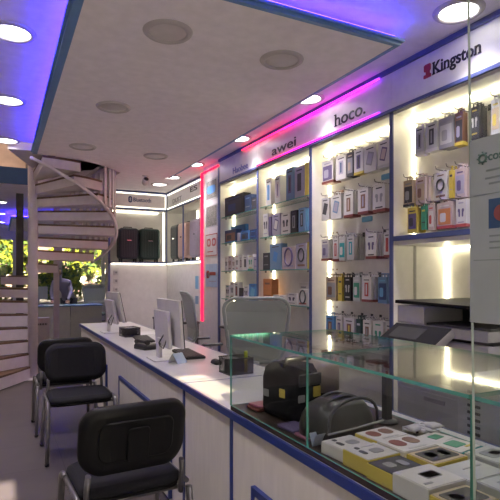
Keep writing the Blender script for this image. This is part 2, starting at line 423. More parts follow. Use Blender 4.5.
o = wtext(fascia[1], 'awei', 272, 296, 146.5, .135, M['ink'], bold=.001)
o = wtext(fascia[2], 'hoco.', 335, 365.5, 114, .15, M['ink'], bold=.001)
# slab serifs of the hoco lettering
y0, d0 = onX(335, WX); y1, d1 = onX(365.5, WX)
zz = [v.co.z for v in o.data.vertices]; yy = [v.co.y for v in o.data.vertices]
q = MB(); zb_, zt_ = min(zz), max(zz); yl_, wd = max(yy), (max(yy) - min(yy))
for (f0, f1, z) in ((-.02, .085, zb_), (.13, .235, zb_), (-.03, .04, zt_ - .008)):
    q.bb(-.002, .001, yl_ - f0 * wd, yl_ - f1 * wd, z, z + .008, M['ink'])
s_ = q.build('letter_serifs', fascia[2]); s_.location = o.location
o = wtext(fascia[3], 'Kingston', 433, 481, 59.5, .115, M['ink'], bold=.002)
zz = [v.co.z for v in o.data.vertices]; yy = [v.co.y for v in o.data.vertices]; yl_, wd, zb_ = max(yy), max(yy) - min(yy), min(zz)
zbase = min(v.co.z for v in o.data.vertices if v.co.y > yl_ - .1 * wd); zcap = max(v.co.z for v in o.data.vertices if v.co.y > yl_ - .1 * wd)
q = MB()
for (f0, f1, z) in ((-.012, .05, zbase), (.085, .16, zbase), (-.012, .05, zcap - .008), (.165, .215, zbase), (.235, .29, zbase), (.31, .36, zbase), (.865, .92, zbase), (.945, 1.005, zbase)):
    q.bb(-.002, .001, yl_ - f0 * wd, yl_ - f1 * wd, z, z + .009, M['ink'])
s_ = q.build('letter_serifs', fascia[3]); s_.location = o.location
# red emblem: a head-like mark with a white gap
y0, d0 = onX(424.5, WX); y1, d1 = onX(431.5, WX); em = MB(); ye = (y0 + y1) / 2 - fascia[3].location.y; ze = zat(71.5, (d0 + d1) / 2) - 2.617
MR = mat('emblem_red', (.35, .03, .05), .4)
def wslab(mb, yc, zc, w, h, r, m, th=.003, rot=0):
    X = Matrix.Translation((-.001, yc, zc)) @ ROTW.to_4x4() @ Matrix.Rotation(rot, 4, 'Z')
    mb.slab(w, h, r, [(0, -.001), (0, th)], m, X, 5, None, False)
wslab(em, ye + .004, ze + .026, .06, .05, .012, MR); wslab(em, ye + .004, ze - .03, .066, .024, .006, MR); wslab(em, ye, ze - .008, .034, .034, .006, MR)
em.build('emblem', fascia[3])

# ---------- red-lit column ----------
cy1 = onX(203.5, WX)[0]
t = thing('wall_pillar', 'white end pillar outlined in red light carrying four posters', 'pillar', (WX, 6.09, 0))
def P(o): o.location = (-WX, -6.09, 0); return o
P(bx('pillar_body', WX, 3.19, 6.103, cy1, 0, CZ - .002, M['white'], t))
P(bx('led_strip', WX - .012, WX + .02, cy1 + .001, cy1 + .085, .77, CZ - .06, M['ledred'], t))
P(bx('led_strip', WX - .012, WX - .0005, 6.11, cy1 + .085, CZ - .085, CZ - .06, M['ledred'], t))
P(bx('blue_edge', WX - .008, WX - .0005, 6.103, 6.135, 0, CZ - .09, M['wblue'], t))
def poster(v0, v1, u0, u1, base, label, draw, cat='poster'):
    ya, d0 = onX(u0, WX); yb, d1 = onX(u1, WX); d = (d0 + d1) / 2; z0, z1 = zat(v1, d), zat(v0, d)
    t = thing('poster', label, cat, (WX, (ya + yb) / 2, (z0 + z1) / 2)); w, h = abs(ya - yb), z1 - z0
    b = MB(); b.bb(-.004, -.0005, -w / 2, w / 2, -h / 2, h / 2, base); b.build('sheet', t)
    b = MB(); draw(b, w, h); b.build('print', t)
def pr(b, y, z, w, h, m, r=.004): b.slab(w, h, r, [(0, .003), (0, .0052)], m, Matrix.Translation((0, y, z)) @ ROTW.to_4x4(), 4, None, False)
def d1(b, w, h):
    pr(b, 0, 0, w * .86, h * .84, mat('speckled_grey_print', (.20, .19, .17), .6, scale=60, var=.8)); b.slab(w * .72, h * .36, .05, [(0, .005), (0, .0075)], M['bluep'], ROTW.to_4x4(), 6, None, False)
poster(179, 200, 206, 217.5, M['cardg'], 'grey poster with a blue oval, topmost on the red-lit pillar', d1)
def d2(b, w, h): pr(b, 0, 0, w * .9, h * .9, mat('speckled_grey_print', (.20, .19, .17), .6, scale=60, var=.8))
poster(205, 227, 206, 217.5, M['cardg'], 'speckled dark grey poster, second from top on the red-lit pillar', d2)
def d3(b, w, h):
    for s in (-1, 1):
        pr(b, s * w * .22, h * .12, w * .34, h * .36, M['red'], .04)
        b.slab(w * .2, h * .2, .03, [(0, .005), (0, .0065)], M['pink'], Matrix.Translation((0, s * w * .22, h * .12)) @ ROTW.to_4x4(), 5, None, False)
    for y0_, y1_, z0_, z1_ in ((-.5, .5, .46, .5), (-.5, .5, -.5, -.46), (-.5, -.47, -.5, .5), (.47, .5, -.5, .5)):
        b.bb(-.0052, -.003, y0_ * w, y1_ * w, z0_ * h, z1_ * h, M['red'])
    pr(b, .1 * w, -h * .3, w * .5, h * .05, M['red'], .002)
poster(234, 256, 206, 217.5, M['cardw'], 'white poster with two red circles in a red border, third on the pillar', d3)
def d4(b, w, h):
    pr(b, w * .3, h * .05, w * .26, h * .34, M['red'], .03); pr(b, w * .28, h * .03, w * .16, h * .2, mat('poster_pale_blue', (.42, .55, .72), .5), .02)
    pr(b, -w * .12, h * .08, w * .5, h * .14, M['red'], .01); pr(b, -w * .1, -h * .25, w * .6, h * .04, M['lilac'], .002)
poster(264, 287, 206, 217.5, mat('poster_pale_blue', (.42, .55, .72), .5), 'pale blue poster with red lettering shapes, lowest on the pillar', d4)

# ================= packs on hooks =================
def art(b, w, h, x, kind, m, m2):
    """print on the face that looks to -X; x is the face plane"""
    def r(y, z, ww, hh, mm, rad=.003, lay=0, rot=0):
        b.slab(ww, hh, rad, [(0, 0), (0, .0012 + .0008 * lay)], mm, Matrix.Translation((x, y, z)) @ ROTW.to_4x4() @ Matrix.Rotation(rot, 4, 'Z'), 3, None, False)
    if kind == 'phone': r(0, h * .5, w * .5, h * .5, m2, .006, 0, -.3); r(0, h * .5, w * .36, h * .38, m, .004, 1, -.3); r(0, h * .88, w * .6, h * .04, M['dark'])
    elif kind == 'bar': r(0, h * .5, w * .42, h * .55, m); r(-.0, h * .5, w * .14, h * .42, m2, .003, 1); r(0, h * .88, w * .6, h * .04, M['dark'])
    elif kind == 'photo': r(0, h * .45, w * .8, h * .62, m); r(w * .1, h * .42, w * .4, h * .35, m2, .012, 1); r(0, h * .86, w * .6, h * .05, m2)
    elif kind == 'ring':
        q = [(x - .001, w * .28 * math.cos(k / 16 * 2 * PI), h * .55 + w * .34 * math.sin(k / 16 * 2 * PI)) for k in range(16)]
        b.tube(q, .0035 + w * .03, m, 6, True); r(0, h * .14, w * .7, h * .08, m2); r(0, h * .9, w * .5, h * .04, m2)
    elif kind == 'buds':
        for s in (-1, 1): r(s * w * .16, h * .5, w * .16, h * .28, m, .008); r(s * w * .2, h * .6, w * .2, h * .14, m, .008, 1)
        r(0, h * .88, w * .5, h * .05, m2); r(0, h * .16, w * .6, h * .05, m2)
    elif kind == 'plain': r(0, h * .8, w * .6, h * .08, m); r(0, h * .3, w * .7, h * .04, m2)
def make_pack(name, label, cat, w, h, t, body, kind, m, m2, foot=None, group=None, tab=True):
    b = MB(); b.bb(-t / 2, t / 2, -w / 2, w / 2, 0, h, body, .0015); root = b.build(name); tag(root, label, cat, group)
    if kind:
        b = MB(); art(b, w, h, -t / 2, kind, m, m2); b.build('printed_picture', root)
    if foot:
        b = MB(); b.bb(-t / 2 - .0016, t / 2 + .0016, -w / 2 - .0016, w / 2 + .0016, -.001, h * .1, foot); b.build('foot_band', root)
    if tab:
        b = MB(); hw = min(w * .3, .022)
        b.bb(-.001, .001, -hw, -hw + .01, h, h + .024, body); b.bb(-.001, .001, hw - .01, hw, h, h + .024, body); b.bb(-.001, .001, -hw, hw, h + .022, h + .03, body)
        b.build('hang_tab', root)
    return root
def hook(y, z, xo, label, grp):
    b = MB(); b.tube([(BX - .002, y, z), (BX - .05, y, z - .002), (xo + .012, y, z), (xo, y, z + .004), (xo - .006, y, z + .022)], .0032, M['greymetal'], 6)
    b.bb(BX - .004, BX - .0008, y - .014, y + .014, z - .02, z + .02, M['dark'])
    o = b.build('display_hook'); tag(o, label, 'hook', grp); return o
W_, G_, D_ = M['cardw'], M['cardg'], M['dark']
rows3 = [
 ('top', 2.46, .215, [
  (322, 333, W_, 'photo', M['purple'], M['lilac'], M['brownred'], 'white pack with a purple print and brown foot', 3),
  (336, 346, W_, 'bar', M['lilac'], M['navyp'], None, 'white pack with a lilac and navy print', 3),
  (347, 353, M['dark'], 'photo', M['grey'], M['tan'], None, 'dark grey pack with a pale print', 3),
  (354, 363, W_, 'bar', M['purple'], M['dark'], M['yellow'], 'white pack with a dark cable print and yellow foot', 2),
  (364, 376, W_, 'phone', M['lilac'], M['grey'], None, 'white pack with a slanted lilac phone print', 3),
  (378, 389, W_, 'phone', M['pink'], M['purple'], M['cardg'], 'white pack with a purple-edged phone print', 3)]),
 ('second', 2.125, .215, [
  (321.5, 329, W_, 'phone', M['dark'], M['dark'], None, 'white pack with a dark phone print', 2),
  (331, 341, W_, 'phone', M['lilac'], M['dustblue'], None, 'white pack with a slanted lilac cable print', 3),
  (344, 353, W_, 'bar', M['brownp'], M['pink'], M['brownred'], 'white pack with a brown print and brown foot', 3),
  (358, 368, W_, 'bar', M['brownp'], M['lilac'], M['brownred'], 'white pack with a brown and lilac print', 3),
  (373, 385, W_, 'buds', M['grey'], M['dark'], M['brownred'], 'white pack with grey marks and brown foot', 3)]),
 ('third', 1.745, .205, [
  (321.5, 328.5, W_, 'photo', M['lilac'], M['purple'], M['brownred'], 'white pack with a purple flower-like print', 4),
  (333, 338, W_, 'bar', M['red'], M['pink'], M['brownred'], 'narrow white pack with a red print', 3),
  (339, 345, M['cardg'], 'photo', M['teal'], M['cardw'], None, 'grey pack with a teal print', 3),
  (347, 354, M['cardg'], 'bar', M['teal'], M['cardw'], None, 'silver grey pack with a teal bar', 4),
  (366, 376, W_, 'buds', M['purple'], M['dark'], M['brownred'], 'white pack with small dark marks', 4),
  (384, 390, W_, 'bar', M['red'], M['red'], M['brownred'], 'white pack with a bright red print', 3)]),
 ('fourth', 1.40, .21, [
  (326, 336, M['tan'], 'photo', M['grey'], M['brownp'], None, 'beige pack with a photo print', 3),
  (338, 342, M['yellow'], 'plain', M['dark'], M['dark'], None, 'narrow yellow pack', 2),
  (344, 351, M['black'], 'buds', M['cardg'], M['cardg'], None, 'black pack with pale marks', 3),
  (353, 360, M['cardg'], 'photo', M['green'], M['cardw'], None, 'grey pack with a green print', 3),
  (362, 371, W_, 'bar', M['red'], M['cardw'], M['brownred'], 'white pack with a red column', 4),
  (378, 387, M['dustblue'], 'photo', M['navyp'], M['skyp'], None, 'blue pack with a dark face-like print', 3)]),
 ('bottom', 1.05, .23, [
  (326, 334, M['bluep'], 'bar', M['brownp'], M['tan'], None, 'blue pack with a brown print', 2),
  (336, 342, W_, 'bar', M['purple'], M['lilac'], M['brownred'], 'narrow white pack with a purple bar', 3),
  (344, 354, W_, 'bar', M['brownp'], M['yellow'], M['brownred'], 'white pack with a brown and yellow print', 3),
  (356, 361, M['dkgreen'], 'plain', M['cardg'], M['green'], None, 'dark green pack', 3),
  (363, 371, W_, 'bar', M['brownp'], M['grey'], M['brownred'], 'white pack with a grey-brown print', 3),
  (373, 383, W_, 'buds', M['green'], M['green'], M['green'], 'white and green pack', 3),
  (386, 391, W_, 'bar', M['red'], M['brownp'], None, 'white pack with a red oval', 2)]),
]
rows4 = [
 ('top', 2.468, .21, [
  (415, 424, G_, 'bar', M['grey'], M['dark'], M['cardw'], 'pale grey pack with a blue-capped top', 2),
  (426, 437, G_, 'bar', M['dark'], M['grey'], M['cardw'], 'pale grey pack with a black cable print', 2),
  (439, 453, M['grey'], 'photo', M['cardg'], M['grey'], None, 'grey see-through pack', 3),
  (455, 463, M['brownp'], 'photo', M['dark'], M['lilac'], M['yellow'], 'dark pack with a yellow header', 2),
  (470, 479, M['dark'], 'buds', M['cardg'], M['yellow'], None, 'large black pack with a yellow top', 3),
  (491, 500, G_, 'photo', M['tan'], M['yellow'], None, 'beige pack beside the poster', 2)]),
 ('middle', 2.105, .19, [
  (403.5, 413, M['tan'], 'photo', M['dark'], M['grey'], M['dark'], 'clear pack of dark adapters', 3),
  (416, 425, M['pink'], 'photo', M['tan'], M['brownp'], None, 'brownish blister pack', 2),
  (434, 447, W_, 'ring', M['dark'], M['brownp'], None, 'white pack with a black ring-shaped print', 2),
  (449, 453, M['yellow'], 'plain', M['dark'], M['tan'], None, 'narrow yellow-edged pack', 2),
  (455, 465, M['pink'], 'photo', M['lilac'], M['purple'], None, 'pale pack with a purple print', 2)]),
 ('lower', 1.90, .175, [
  (407.5, 417, M['yellow'], 'photo', M['purple'], M['dark'], None, 'yellow-bordered pack with a dark print', 3),
  (421, 426, M['green'], 'plain', M['yellow'], M['dark'], None, 'narrow green and yellow pack', 2),
  (428, 434, M['pink'], 'photo', M['cardw'], M['red'], None, 'pinkish pack with a pale print', 2),
  (437, 452, M['pink'], 'photo', M['orange'], M['cardw'], M['red'], 'pale pack with an orange print', 2),
  (456, 466, W_, 'buds', M['purple'], M['lilac'], M['red'], 'white pack with purple marks and red foot', 2)]),
]
ordn = ['first', 'second', 'third', 'fourth', 'fifth', 'sixth', 'seventh']
def hang(rows, bay, sign):
    for rn, zt, hh, ps in rows:
        for k, (u0, u1, body, kind, m, m2, foot, desc, n) in enumerate(ps):
            xf = 2.665
            ya, yb = onX(u0, xf)[0], onX(u1, xf)[0]; w = abs(ya - yb); yc = (ya + yb) / 2
            dh = random.uniform(-.012, .004)
            t = .022
            root = make_pack('accessory_pack', '%s, front of %s %s-row hook, %s bay' % (desc, ordn[k], rn, sign), 'accessory pack', w, hh + dh, t, body, kind, m, m2, foot, 'packs hanging in the %s bay' % sign)
            z = zt - hh - dh; root.location = (xf + t / 2, yc, z)
            for j in range(1, n):
                c = copy_tree(root); c.location = (xf + t / 2 + j * .031, yc + random.uniform(-.008, .012), z)
                c.rotation_euler = (0, 0, random.uniform(-.03, .03))
                tag(c, '%s hanging %s the front one, %s %s-row hook, %s bay' % (desc.split(' with ')[0], ['', 'directly behind', 'second behind', 'third behind'][j], ordn[k], rn, sign), 'accessory pack', 'packs hanging in the %s bay' % sign)
            hook(yc, zt + .019, 2.625, 'thin metal hook of the %s row, %s from the far divider, %s bay' % (rn, ordn[k], sign), 'hooks of the %s bay' % sign)
hang(rows3, bays[2], 'third'); hang(rows4, bays[3], 'printer')
# small blue packs dangling below two rows, dark screw dots on the back panel
for u, z, m, l in ((366, 1.885, M['skyp'], 'small sky blue pouch hanging below the second row, third bay'), (386, 2.20, M['skyp'], 'small sky blue pouch hanging below the top row, third bay'), (338, 2.16, M['brownp'], 'small brown pouch hanging below the top row, third bay')):
    y, _ = onX(u, 2.74); b = MB(); b.slab(.13, .045, .012, [(.01, -.012), (0, -.004), (0, .004), (.01, .012)], m, Matrix.Translation((2.752, y, z)) @ ROTW.to_4x4()); tag(b.build('accessory_pouch'), l, 'pouch')
sd = MB()
for zt in (2.46, 2.125, 1.745, 1.40, 1.05):
    for yy in (3.80, 3.86): sd.cyl((BX - .003, yy, zt + .07), .008, .003, M['brownp'], 8, Matrix.Rotation(PI / 2, 4, 'Y'))
o = sd.build('screw_dots', bays[2]); o.location = (-WX, -DIV[2], 0)

# ================= boxes on the glass shelves =================
def shelf_row(items, z, tier, sign, zz=0):
    for k, (u0, u1, v0, depth, body, kind, m, m2, foot, desc, xf) in enumerate(items):
        ya, d0 = onX(u0, xf); yb, d1 = onX(u1, xf); w = abs(ya - yb) - .004; h = zat(v0, (d0 + d1) / 2) - z
        make_pack('product_box', '%s on the %s glass shelf, %s' % (desc, tier, sign), 'box', w, h, depth, body, kind, m, m2, foot, 'boxes on the glass shelves', False).location = (xf + depth / 2, (ya + yb) / 2, z + .0015)
aw = 'second bay'; ff = 'first bay'
shelf_row([(265.8, 271, 179, .12, W_, 'bar', M['bluep'], M['dustblue'], None, 'slim white box with a blue print', 2.66),
           (274.8, 280.2, 176, .12, W_, 'bar', M['pink'], M['purple'], None, 'slim white box with a pink-purple print', 2.66),
           (286, 293.6, 168, .10, M['dustblue'], 'bar', M['purple'], M['dark'], None, 'tall dusty blue box with a dark print', 2.65),
           (294.6, 304, 166.5, .10, M['lilac'], 'bar', M['dark'], M['dark'], None, 'tall lilac box with a black headphone print', 2.65)], shelfz[0], 'top', aw)
shelf_row([(304.6, 308.5, 163, .03, M['yellow'], None, None, None, None, 'thin yellow box', 2.655)], shelfz[0], 'top', aw)
shelf_row([(262.9, 268.2, 214, .09, W_, 'buds', M['dark'], M['lilac'], None, 'white box with earphone print', 2.65),
           (268.8, 271.3, 217, .09, M['purple'], None, None, None, None, 'narrow purple box', 2.65),
           (272, 280, 214, .09, M['lilac'], 'phone', M['cardw'], M['purple'], None, 'lilac box with pale swirl', 2.65),
           (281, 290, 213, .09, W_, 'buds', M['dark'], M['dark'], None, 'white box with black earbuds', 2.65),
           (290.5, 297, 210.5, .09, M['black'], 'bar', M['grey'], M['dark'], None, 'black box', 2.65),
           (298.5, 305, 208, .09, M['dustblue'], 'bar', M['dark'], M['lilac'], None, 'blue box with a dark print', 2.65),
           (305.6, 308.6, 209, .06, M['skyp'], None, None, None, None, 'sky blue box', 2.65)], shelfz[1], 'second', aw)
shelf_row([(263, 269.2, 253, .08, M['dark'], 'plain', M['grey'], M['grey'], None, 'small dark box', 2.65),
           (269.8, 281, 244, .08, M['dustblue'], 'phone', M['bluep'], M['dustblue'], None, 'large dusty blue box', 2.65),
           (282, 295.4, 247, .08, M['pink'], 'ring', M['purple'], M['lilac'], None, 'pale box with a purple headphone ring', 2.65),
           (296, 306.5, 243.5, .08, M['lilac'], 'ring', M['dark'], M['brownp'], None, 'lilac box with a black headphone ring', 2.65),
           (307.1, 309.8, 242, .10, M['yellow'], None, None, None, None, 'thin yellow box', 2.65)], shelfz[2], 'third', aw)
shelf_row([(263.2, 271.5, 279, .09, M['orange'], 'plain', M['brownp'], M['brownp'], None, 'orange box', 2.65),
           (273, 279, 295, .06, W_, 'buds', M['dark'], M['grey'], None, 'low white earbud box, leftmost of four', 2.63),
           (279.6, 286, 296, .06, W_, 'buds', M['dark'], M['grey'], None, 'low white earbud box, second of four', 2.63),
           (286.6, 297, 293.5, .06, W_, 'buds', M['dark'], M['dark'], None, 'low white earbud box, third of four', 2.63),
           (297.6, 308, 289.5, .06, W_, 'ring', M['dark'], M['red'], None, 'low white box with a dark headset', 2.63),
           (299, 308, 283, .05, W_, 'plain', M['grey'], M['grey'], None, 'taller white box at the back', 2.72)], shelfz[3], 'bottom', aw)
shelf_row([(224.8, 243.6, 195.5, .10, M['black'], 'photo', M['dark'], M['navyp'], None, 'wide black box', 2.65),
           (244.5, 250.8, 195, .08, M['navyp'], 'plain', M['dustblue'], M['grey'], None, 'navy box', 2.65),
           (251.5, 256.5, 198, .10, M['dark'], 'plain', M['grey'], M['navyp'], None, 'dark grey box', 2.65)], shelfz[0], 'top', ff)
shelf_row([(224.8, 236, 230, .08, M['navyp'], 'photo', M['brownp'], M['dark'], M['bluep'], 'dark box with blue lid line', 2.65),
           (237, 239.5, 233, .06, M['lilac'], None, None, None, None, 'narrow lilac box', 2.65),
           (240.5, 249, 231, .08, M['bluep'], 'photo', M['navyp'], M['dark'], None, 'blue box with dark picture', 2.65),
           (249.6, 256.5, 229.5, .08, M['navyp'], 'plain', M['bluep'], M['bluep'], None, 'navy box with blue stripe', 2.65),
           (231, 245, 225.5, .05, M['bluep'], None, None, None, None, 'long blue box at the back', 2.74)], shelfz[1], 'second', ff)
shelf_row([(225, 227.8, 257, .06, W_, 'buds', M['dark'], M['pink'], None, 'slim white pack with a black earphone', 2.65),
           (228, 231.6, 256, .06, M['pink'], 'buds', M['brownp'], M['dark'], None, 'slim pinkish pack', 2.65),
           (232, 235, 257.5, .06, W_, 'buds', M['brownp'], M['dark'], None, 'slim white pack with a brown mark', 2.65),
           (235.4, 238.6, 255, .06, W_, 'buds', M['dark'], M['red'], None, 'slim white pack with a red top', 2.65),
           (239, 242.6, 256.5, .06, W_, 'bar', M['dark'], M['pink'], None, 'slim white pack with a black bar', 2.65),
           (243, 247.2, 256, .06, W_, 'bar', M['black'], M['dark'], None, 'white pack with a tall black print', 2.65),
           (247.8, 253, 254.5, .06, W_, 'buds', M['green'], M['yellow'], M['green'], 'white pack with yellow top and green foot', 2.65),
           (253.5, 257, 257, .06, M['lilac'], 'plain', M['purple'], M['purple'], None, 'lilac pack', 2.65)], shelfz[2], 'third', ff)
shelf_row([(225.4, 229.6, 285, .06, W_, 'buds', M['dark'], M['green'], None, 'short white pack', 2.65),
           (230, 234, 282, .06, W_, 'buds', M['dark'], M['brownp'], M['green'], 'tall white pack with green foot', 2.65),
           (234.4, 238.4, 282.5, .06, W_, 'bar', M['dark'], M['red'], M['red'], 'tall white pack with red foot', 2.65),
           (239, 243, 288, .06, M['black'], None, None, None, None, 'small black pack', 2.65),
           (243.6, 248.4, 286, .06, W_, 'buds', M['dark'], M['grey'], None, 'white pack with dark mark', 2.65),
           (249, 256.5, 284, .07, M['bluep'], 'phone', M['skyp'], M['skyp'], None, 'blue box with a sky blue circle', 2.65)], shelfz[3], 'bottom', ff)

# ================= suitcase corner =================
KY, KX = 8.96, 2.77
b = MB(); b.bb(1.73, KX, KY, 9.35, 0, 1.655, M['wallw']); b.bb(1.73, 3.2, 9.3, 9.35, 1.655, CZ, M['wallw']); b.bb(1.70, 1.74, KY, 9.3, 1.655, CZ, M['wallw'])
b.bb(1.73, 3.2, KY + .001, 9.3, 2.625, CZ - .001, M['wallw']); struct(b.build('wall_back'))
b = MB(); b.bb(KX, 3.2, cy1 + .001, 9.3, 0, 1.655, M['wallw']); b.bb(KX + .001, 3.2, cy1 + .001, KY, 2.625, CZ - .001, M['wallw']); struct(b.build('wall_right_recess'))
TR = .02
b = MB()
for z0, z1 in ((1.648, 1.672), (2.605, 2.635), (CZ - .034, CZ - .003)):
    b.bb(1.70, KX - TR - .001, KY - TR, KY - .0005, z0, z1, M['wblue']); b.bb(KX - TR, KX - .0005, cy1 + .002, KY - TR - .001, z0, z1, M['wblue'])
b.bb(1.70, 1.735, KY - TR, KY - .0005, 0, CZ - .003, M['wblue']); b.bb(KX - TR, KX - .0005, KY - TR - .0005, KY, 1.655, CZ - .003, M['wblue'])
b.bb(KX - TR, KX - .0005, 8.01, 8.035, 1.675, 2.6, M['wblue'])
struct(b.build('trim_2'))
t = thing('warm_light_strip', 'white light strips framing the suitcase corner signs and shelves', 'light strip')
M['ledf'] = emis('sign_frame_led', (1, .94, .74), 2.6)
def lb(*a): bx('led_line', *a, M['ledf'] if a[4] > 2.6 and a[3] < KY else M['ledn'], t)
lb(1.76, 2.74, KY - .008, KY - .001, 2.895, 2.908); lb(1.76, 2.74, KY - .008, KY - .001, 2.643, 2.654); lb(1.745, 1.757, KY - .008, KY - .001, 2.643, 2.905)
lb(2.735, 2.746, KY - .008, KY - .001, 2.657, 2.892)
lb(KX - .008, KX - .001, 6.9, 8.92, 2.895, 2.908); lb(KX - .008, KX - .001, 6.9, 8.92, 2.643, 2.654)
lb(2.70, 2.715, KY + .01, KY + .022, 1.69, 2.59); lb(1.745, 2.69, 9.28, 9.297, 2.60, 2.615)
lb(1.76, 2.73, KY - .018, KY - .006, 1.632, 1.643); lb(KX - .018, KX - .006, 6.9, 8.9, 1.632, 1.643)
lb(3.17, 3.19, 8.45, 8.465, 1.69, 2.59); lb(3.17, 3.19, 7.30, 7.315, 1.69, 2.59)
t = thing('corner_sign', 'white sign with a navy oval emblem above the navy and green suitcases', 'sign', (2.25, KY, 2.77))
q = MB(); q.bb(-.47, .47, -.004, -.0005, -.105, .105, M['white']); q.build('sign_board', t)
BT = mat('sign_navy', (.02, .05, .16), .4)
def bpix(u): a = (u - 250) / F; d = KY / (C - S * a); return d * (S + C * a), d
x0, d0 = bpix(133.2); x1, d1_ = bpix(151)
o = text('lettering', 'Bluetooth', .1, BT, t, (0, 0, 0), ROTB, bold=.002)
xx = [v.co.x for v in o.data.vertices]; s_ = (x1 - x0) / (max(xx) - min(xx)); c_ = (max(xx) + min(xx)) / 2
for v in o.data.vertices: v.co.x = (v.co.x - c_) * s_
o.location = ((x0 + x1) / 2 - 2.25, -.006, zat(199.7, d0) - 2.77)
xe = bpix(130.2)[0] - 2.25; ze = zat(199.5, d0) - 2.77
q = MB(); q.slab(.072, .115, .036, [(0, .003), (0, .007)], BT, Matrix.Translation((xe, 0, ze)) @ ROTB.to_4x4(), 8, None, False); mk = q.build('emblem', t)
q = MB(); pts = [(-.017, .022), (.017, -.018), (0, -.038), (0, .038), (.017, .018), (-.017, -.022)]
q.tube([(xe + x, -.0085, ze + z) for x, z in pts], .0035, M['cardw'], 5); q.build('rune', mk)
t = thing('corner_sign', 'white sign with faint lettering above the beige suitcase', 'sign', (KX, 7.95, 2.77))
q = MB(); q.bb(-.004, -.0005, -.9, .9, -.105, .105, M['white']); q.build('sign_board', t)
FI = mat('faint_grey_ink', (.3, .29, .29), .5)
for body, u0, u1, v in (('DUST', 173, 182, 200), ('ES', 190.5, 197.5, 188.8)):
    y0, d0 = onX(u0, KX); y1, d1_ = onX(u1, KX)
    o = text('lettering', body, .11, FI if body == 'DUST' else M['ink'], t, (0, 0, 0), ROTW, bold=.002)
    yy = [v_.co.y for v_ in o.data.vertices]; s_ = abs(y0 - y1) / (max(yy) - min(yy)); c_ = (max(yy) + min(yy)) / 2
    for v_ in o.data.vertices: v_.co.y = (v_.co.y - c_) * s_
    o.location = (-.006, (y0 + y1) / 2 - 7.95, zat(v, (d0 + d1_) / 2) - 2.77)
def suitcase(label, loc, rz, w, h, d, col, grp='suitcases on the corner shelf'):
    t = thing('suitcase', label, 'suitcase', loc, rz, grp); wh = .05
    X = Matrix.Translation((0, 0, wh + h / 2)) @ Matrix.Rotation(PI / 2, 4, 'X')
    b = MB(); b.slab(w, h, .06, [(.035, -d / 2), (.01, -d / 2 + .012), (0, -d / 2 + .035), (0, d / 2 - .035), (.01, d / 2 - .012), (.035, d / 2)], col, X, 6)
    for s in (-1, 1):
        for k in range(7):
            x = (k - 3) * w * .125
            b.slab(.018, h * .84, .008, [(0, 0), (.004, .006)], col, Matrix.Translation((x, s * (d / 2 - .001), wh + h / 2)) @ Matrix.Rotation(s * -PI / 2 if 0 else PI / 2 * (1 if s < 0 else -1), 4, 'X'), 3)
    b.build('shell', t)
    b = MB(); b.tube([(0, 0, 0)] and [(w / 2 * .985, 0, wh + .05), (w / 2 + .001, 0, wh + h - .06)], .004, M['dark'], 6); b.tube([(-w / 2 * .985, 0, wh + .05), (-w / 2 - .001, 0, wh + h - .06)], .004, M['dark'], 6); b.build('zipper', t)
    b = MB(); b.tube([(-.08, 0, wh + h - .002), (-.07, 0, wh + h + .022), (.07, 0, wh + h + .022), (.08, 0, wh + h - .002)], .009, M['black'], 8); b.build('top_handle', t)
    b = MB(); b.slab(.08, .02, .004, [(0, 0), (0, .004)], M['chrome'], Matrix.Translation((0, -d / 2 - .005, wh + h * .6)) @ Matrix.Rotation(PI / 2, 4, 'X'), 3, None, False); b.build('badge', t)
    for sx in (-1, 1):
        for sy in (-1, 1):
            b = MB(); b.lathe([(0, -.011), (.02, -.011), (.022, 0), (.02, .011), (0, .011)], M['black'], Matrix.Translation((sx * (w / 2 - .05), sy * (d / 2 - .05), .022)) @ Matrix.Rotation(PI / 2, 4, 'Y'), 14)
            b.box((sx * (w / 2 - .05), sy * (d / 2 - .05), .045), (.03, .03, .016), M['black']); b.build('wheel', t)
NAVY = mat('navy_luggage_shell', (.018, .022, .04), .45); GRN = mat('dark_green_luggage_shell', (.012, .038, .036), .45)
NAV2 = mat('blue_grey_luggage_shell', (.03, .04, .055), .45); BEI = mat('beige_luggage_shell', (.42, .30, .24), .45); LIL = mat('lilac_grey_luggage_shell', (.24, .21, .26), .45)
zs_ = 1.673
for u0, u1, col, lab in ((118.5, 138.5, NAVY, 'navy ribbed suitcase on the shelf under the sign with the oval emblem'), (139.5, 160, GRN, 'dark green ribbed suitcase on the shelf under the sign with the oval emblem')):
    xa, xb = bpix(u0)[0], bpix(u1)[0]; suitcase(lab, ((xa + xb) / 2 + .02, KY + .16, zs_), 0, xb - xa, .56, .25, col)
for y, col, lab, w in ((8.72, NAV2, 'dark blue-grey suitcase in the corner beside the beige one', .40), (8.29, BEI, 'beige ribbed suitcase on the shelf in the corner', .40), (7.63, LIL, 'lilac-grey suitcase on the shelf next to the red-lit pillar', .52)):
    suitcase(lab, (KX + .17, y, zs_), -PI / 2, w, .62, .25, col)
# wall sockets and table at the foot of the pillar
t = thing('wall_socket', 'vertical row of three white sockets on the wall by the blue edge', 'socket', (1.84, KY - .0005, 1.25))
for k in range(3):
    q = MB(); q.slab(.085, .085, .012, [(0, 0), (.003, .009)], M['lgrey'], Matrix.Translation((0, 0, .25 - k * .15 - .02)) @ ROTB.to_4x4())
    p_ = q.build('socket_plate', t); q = MB(); q.slab(.04, .04, .02, [(0, .009), (0, .0105)], M['grey'], Matrix.Translation((0, 0, .23 - k * .15)) @ ROTB.to_4x4()); q.build('socket_face', p_)
t = thing('side_table', 'low dark-edged table at the foot of the red-lit pillar', 'table', (2.42, 7.0, 0))
q = MB(); q.bb(-.22, .155, -.25, .9, .73, .76, M['dark']); q.build('table_top', t)
for x, y in ((-.19, -.22), (.12, -.22), (-.19, .86), (.12, .86)):
    q = MB(); q.bb(x - .02, x + .02, y - .02, y + .02, 0, .73, M['dark']); q.build('leg', t)
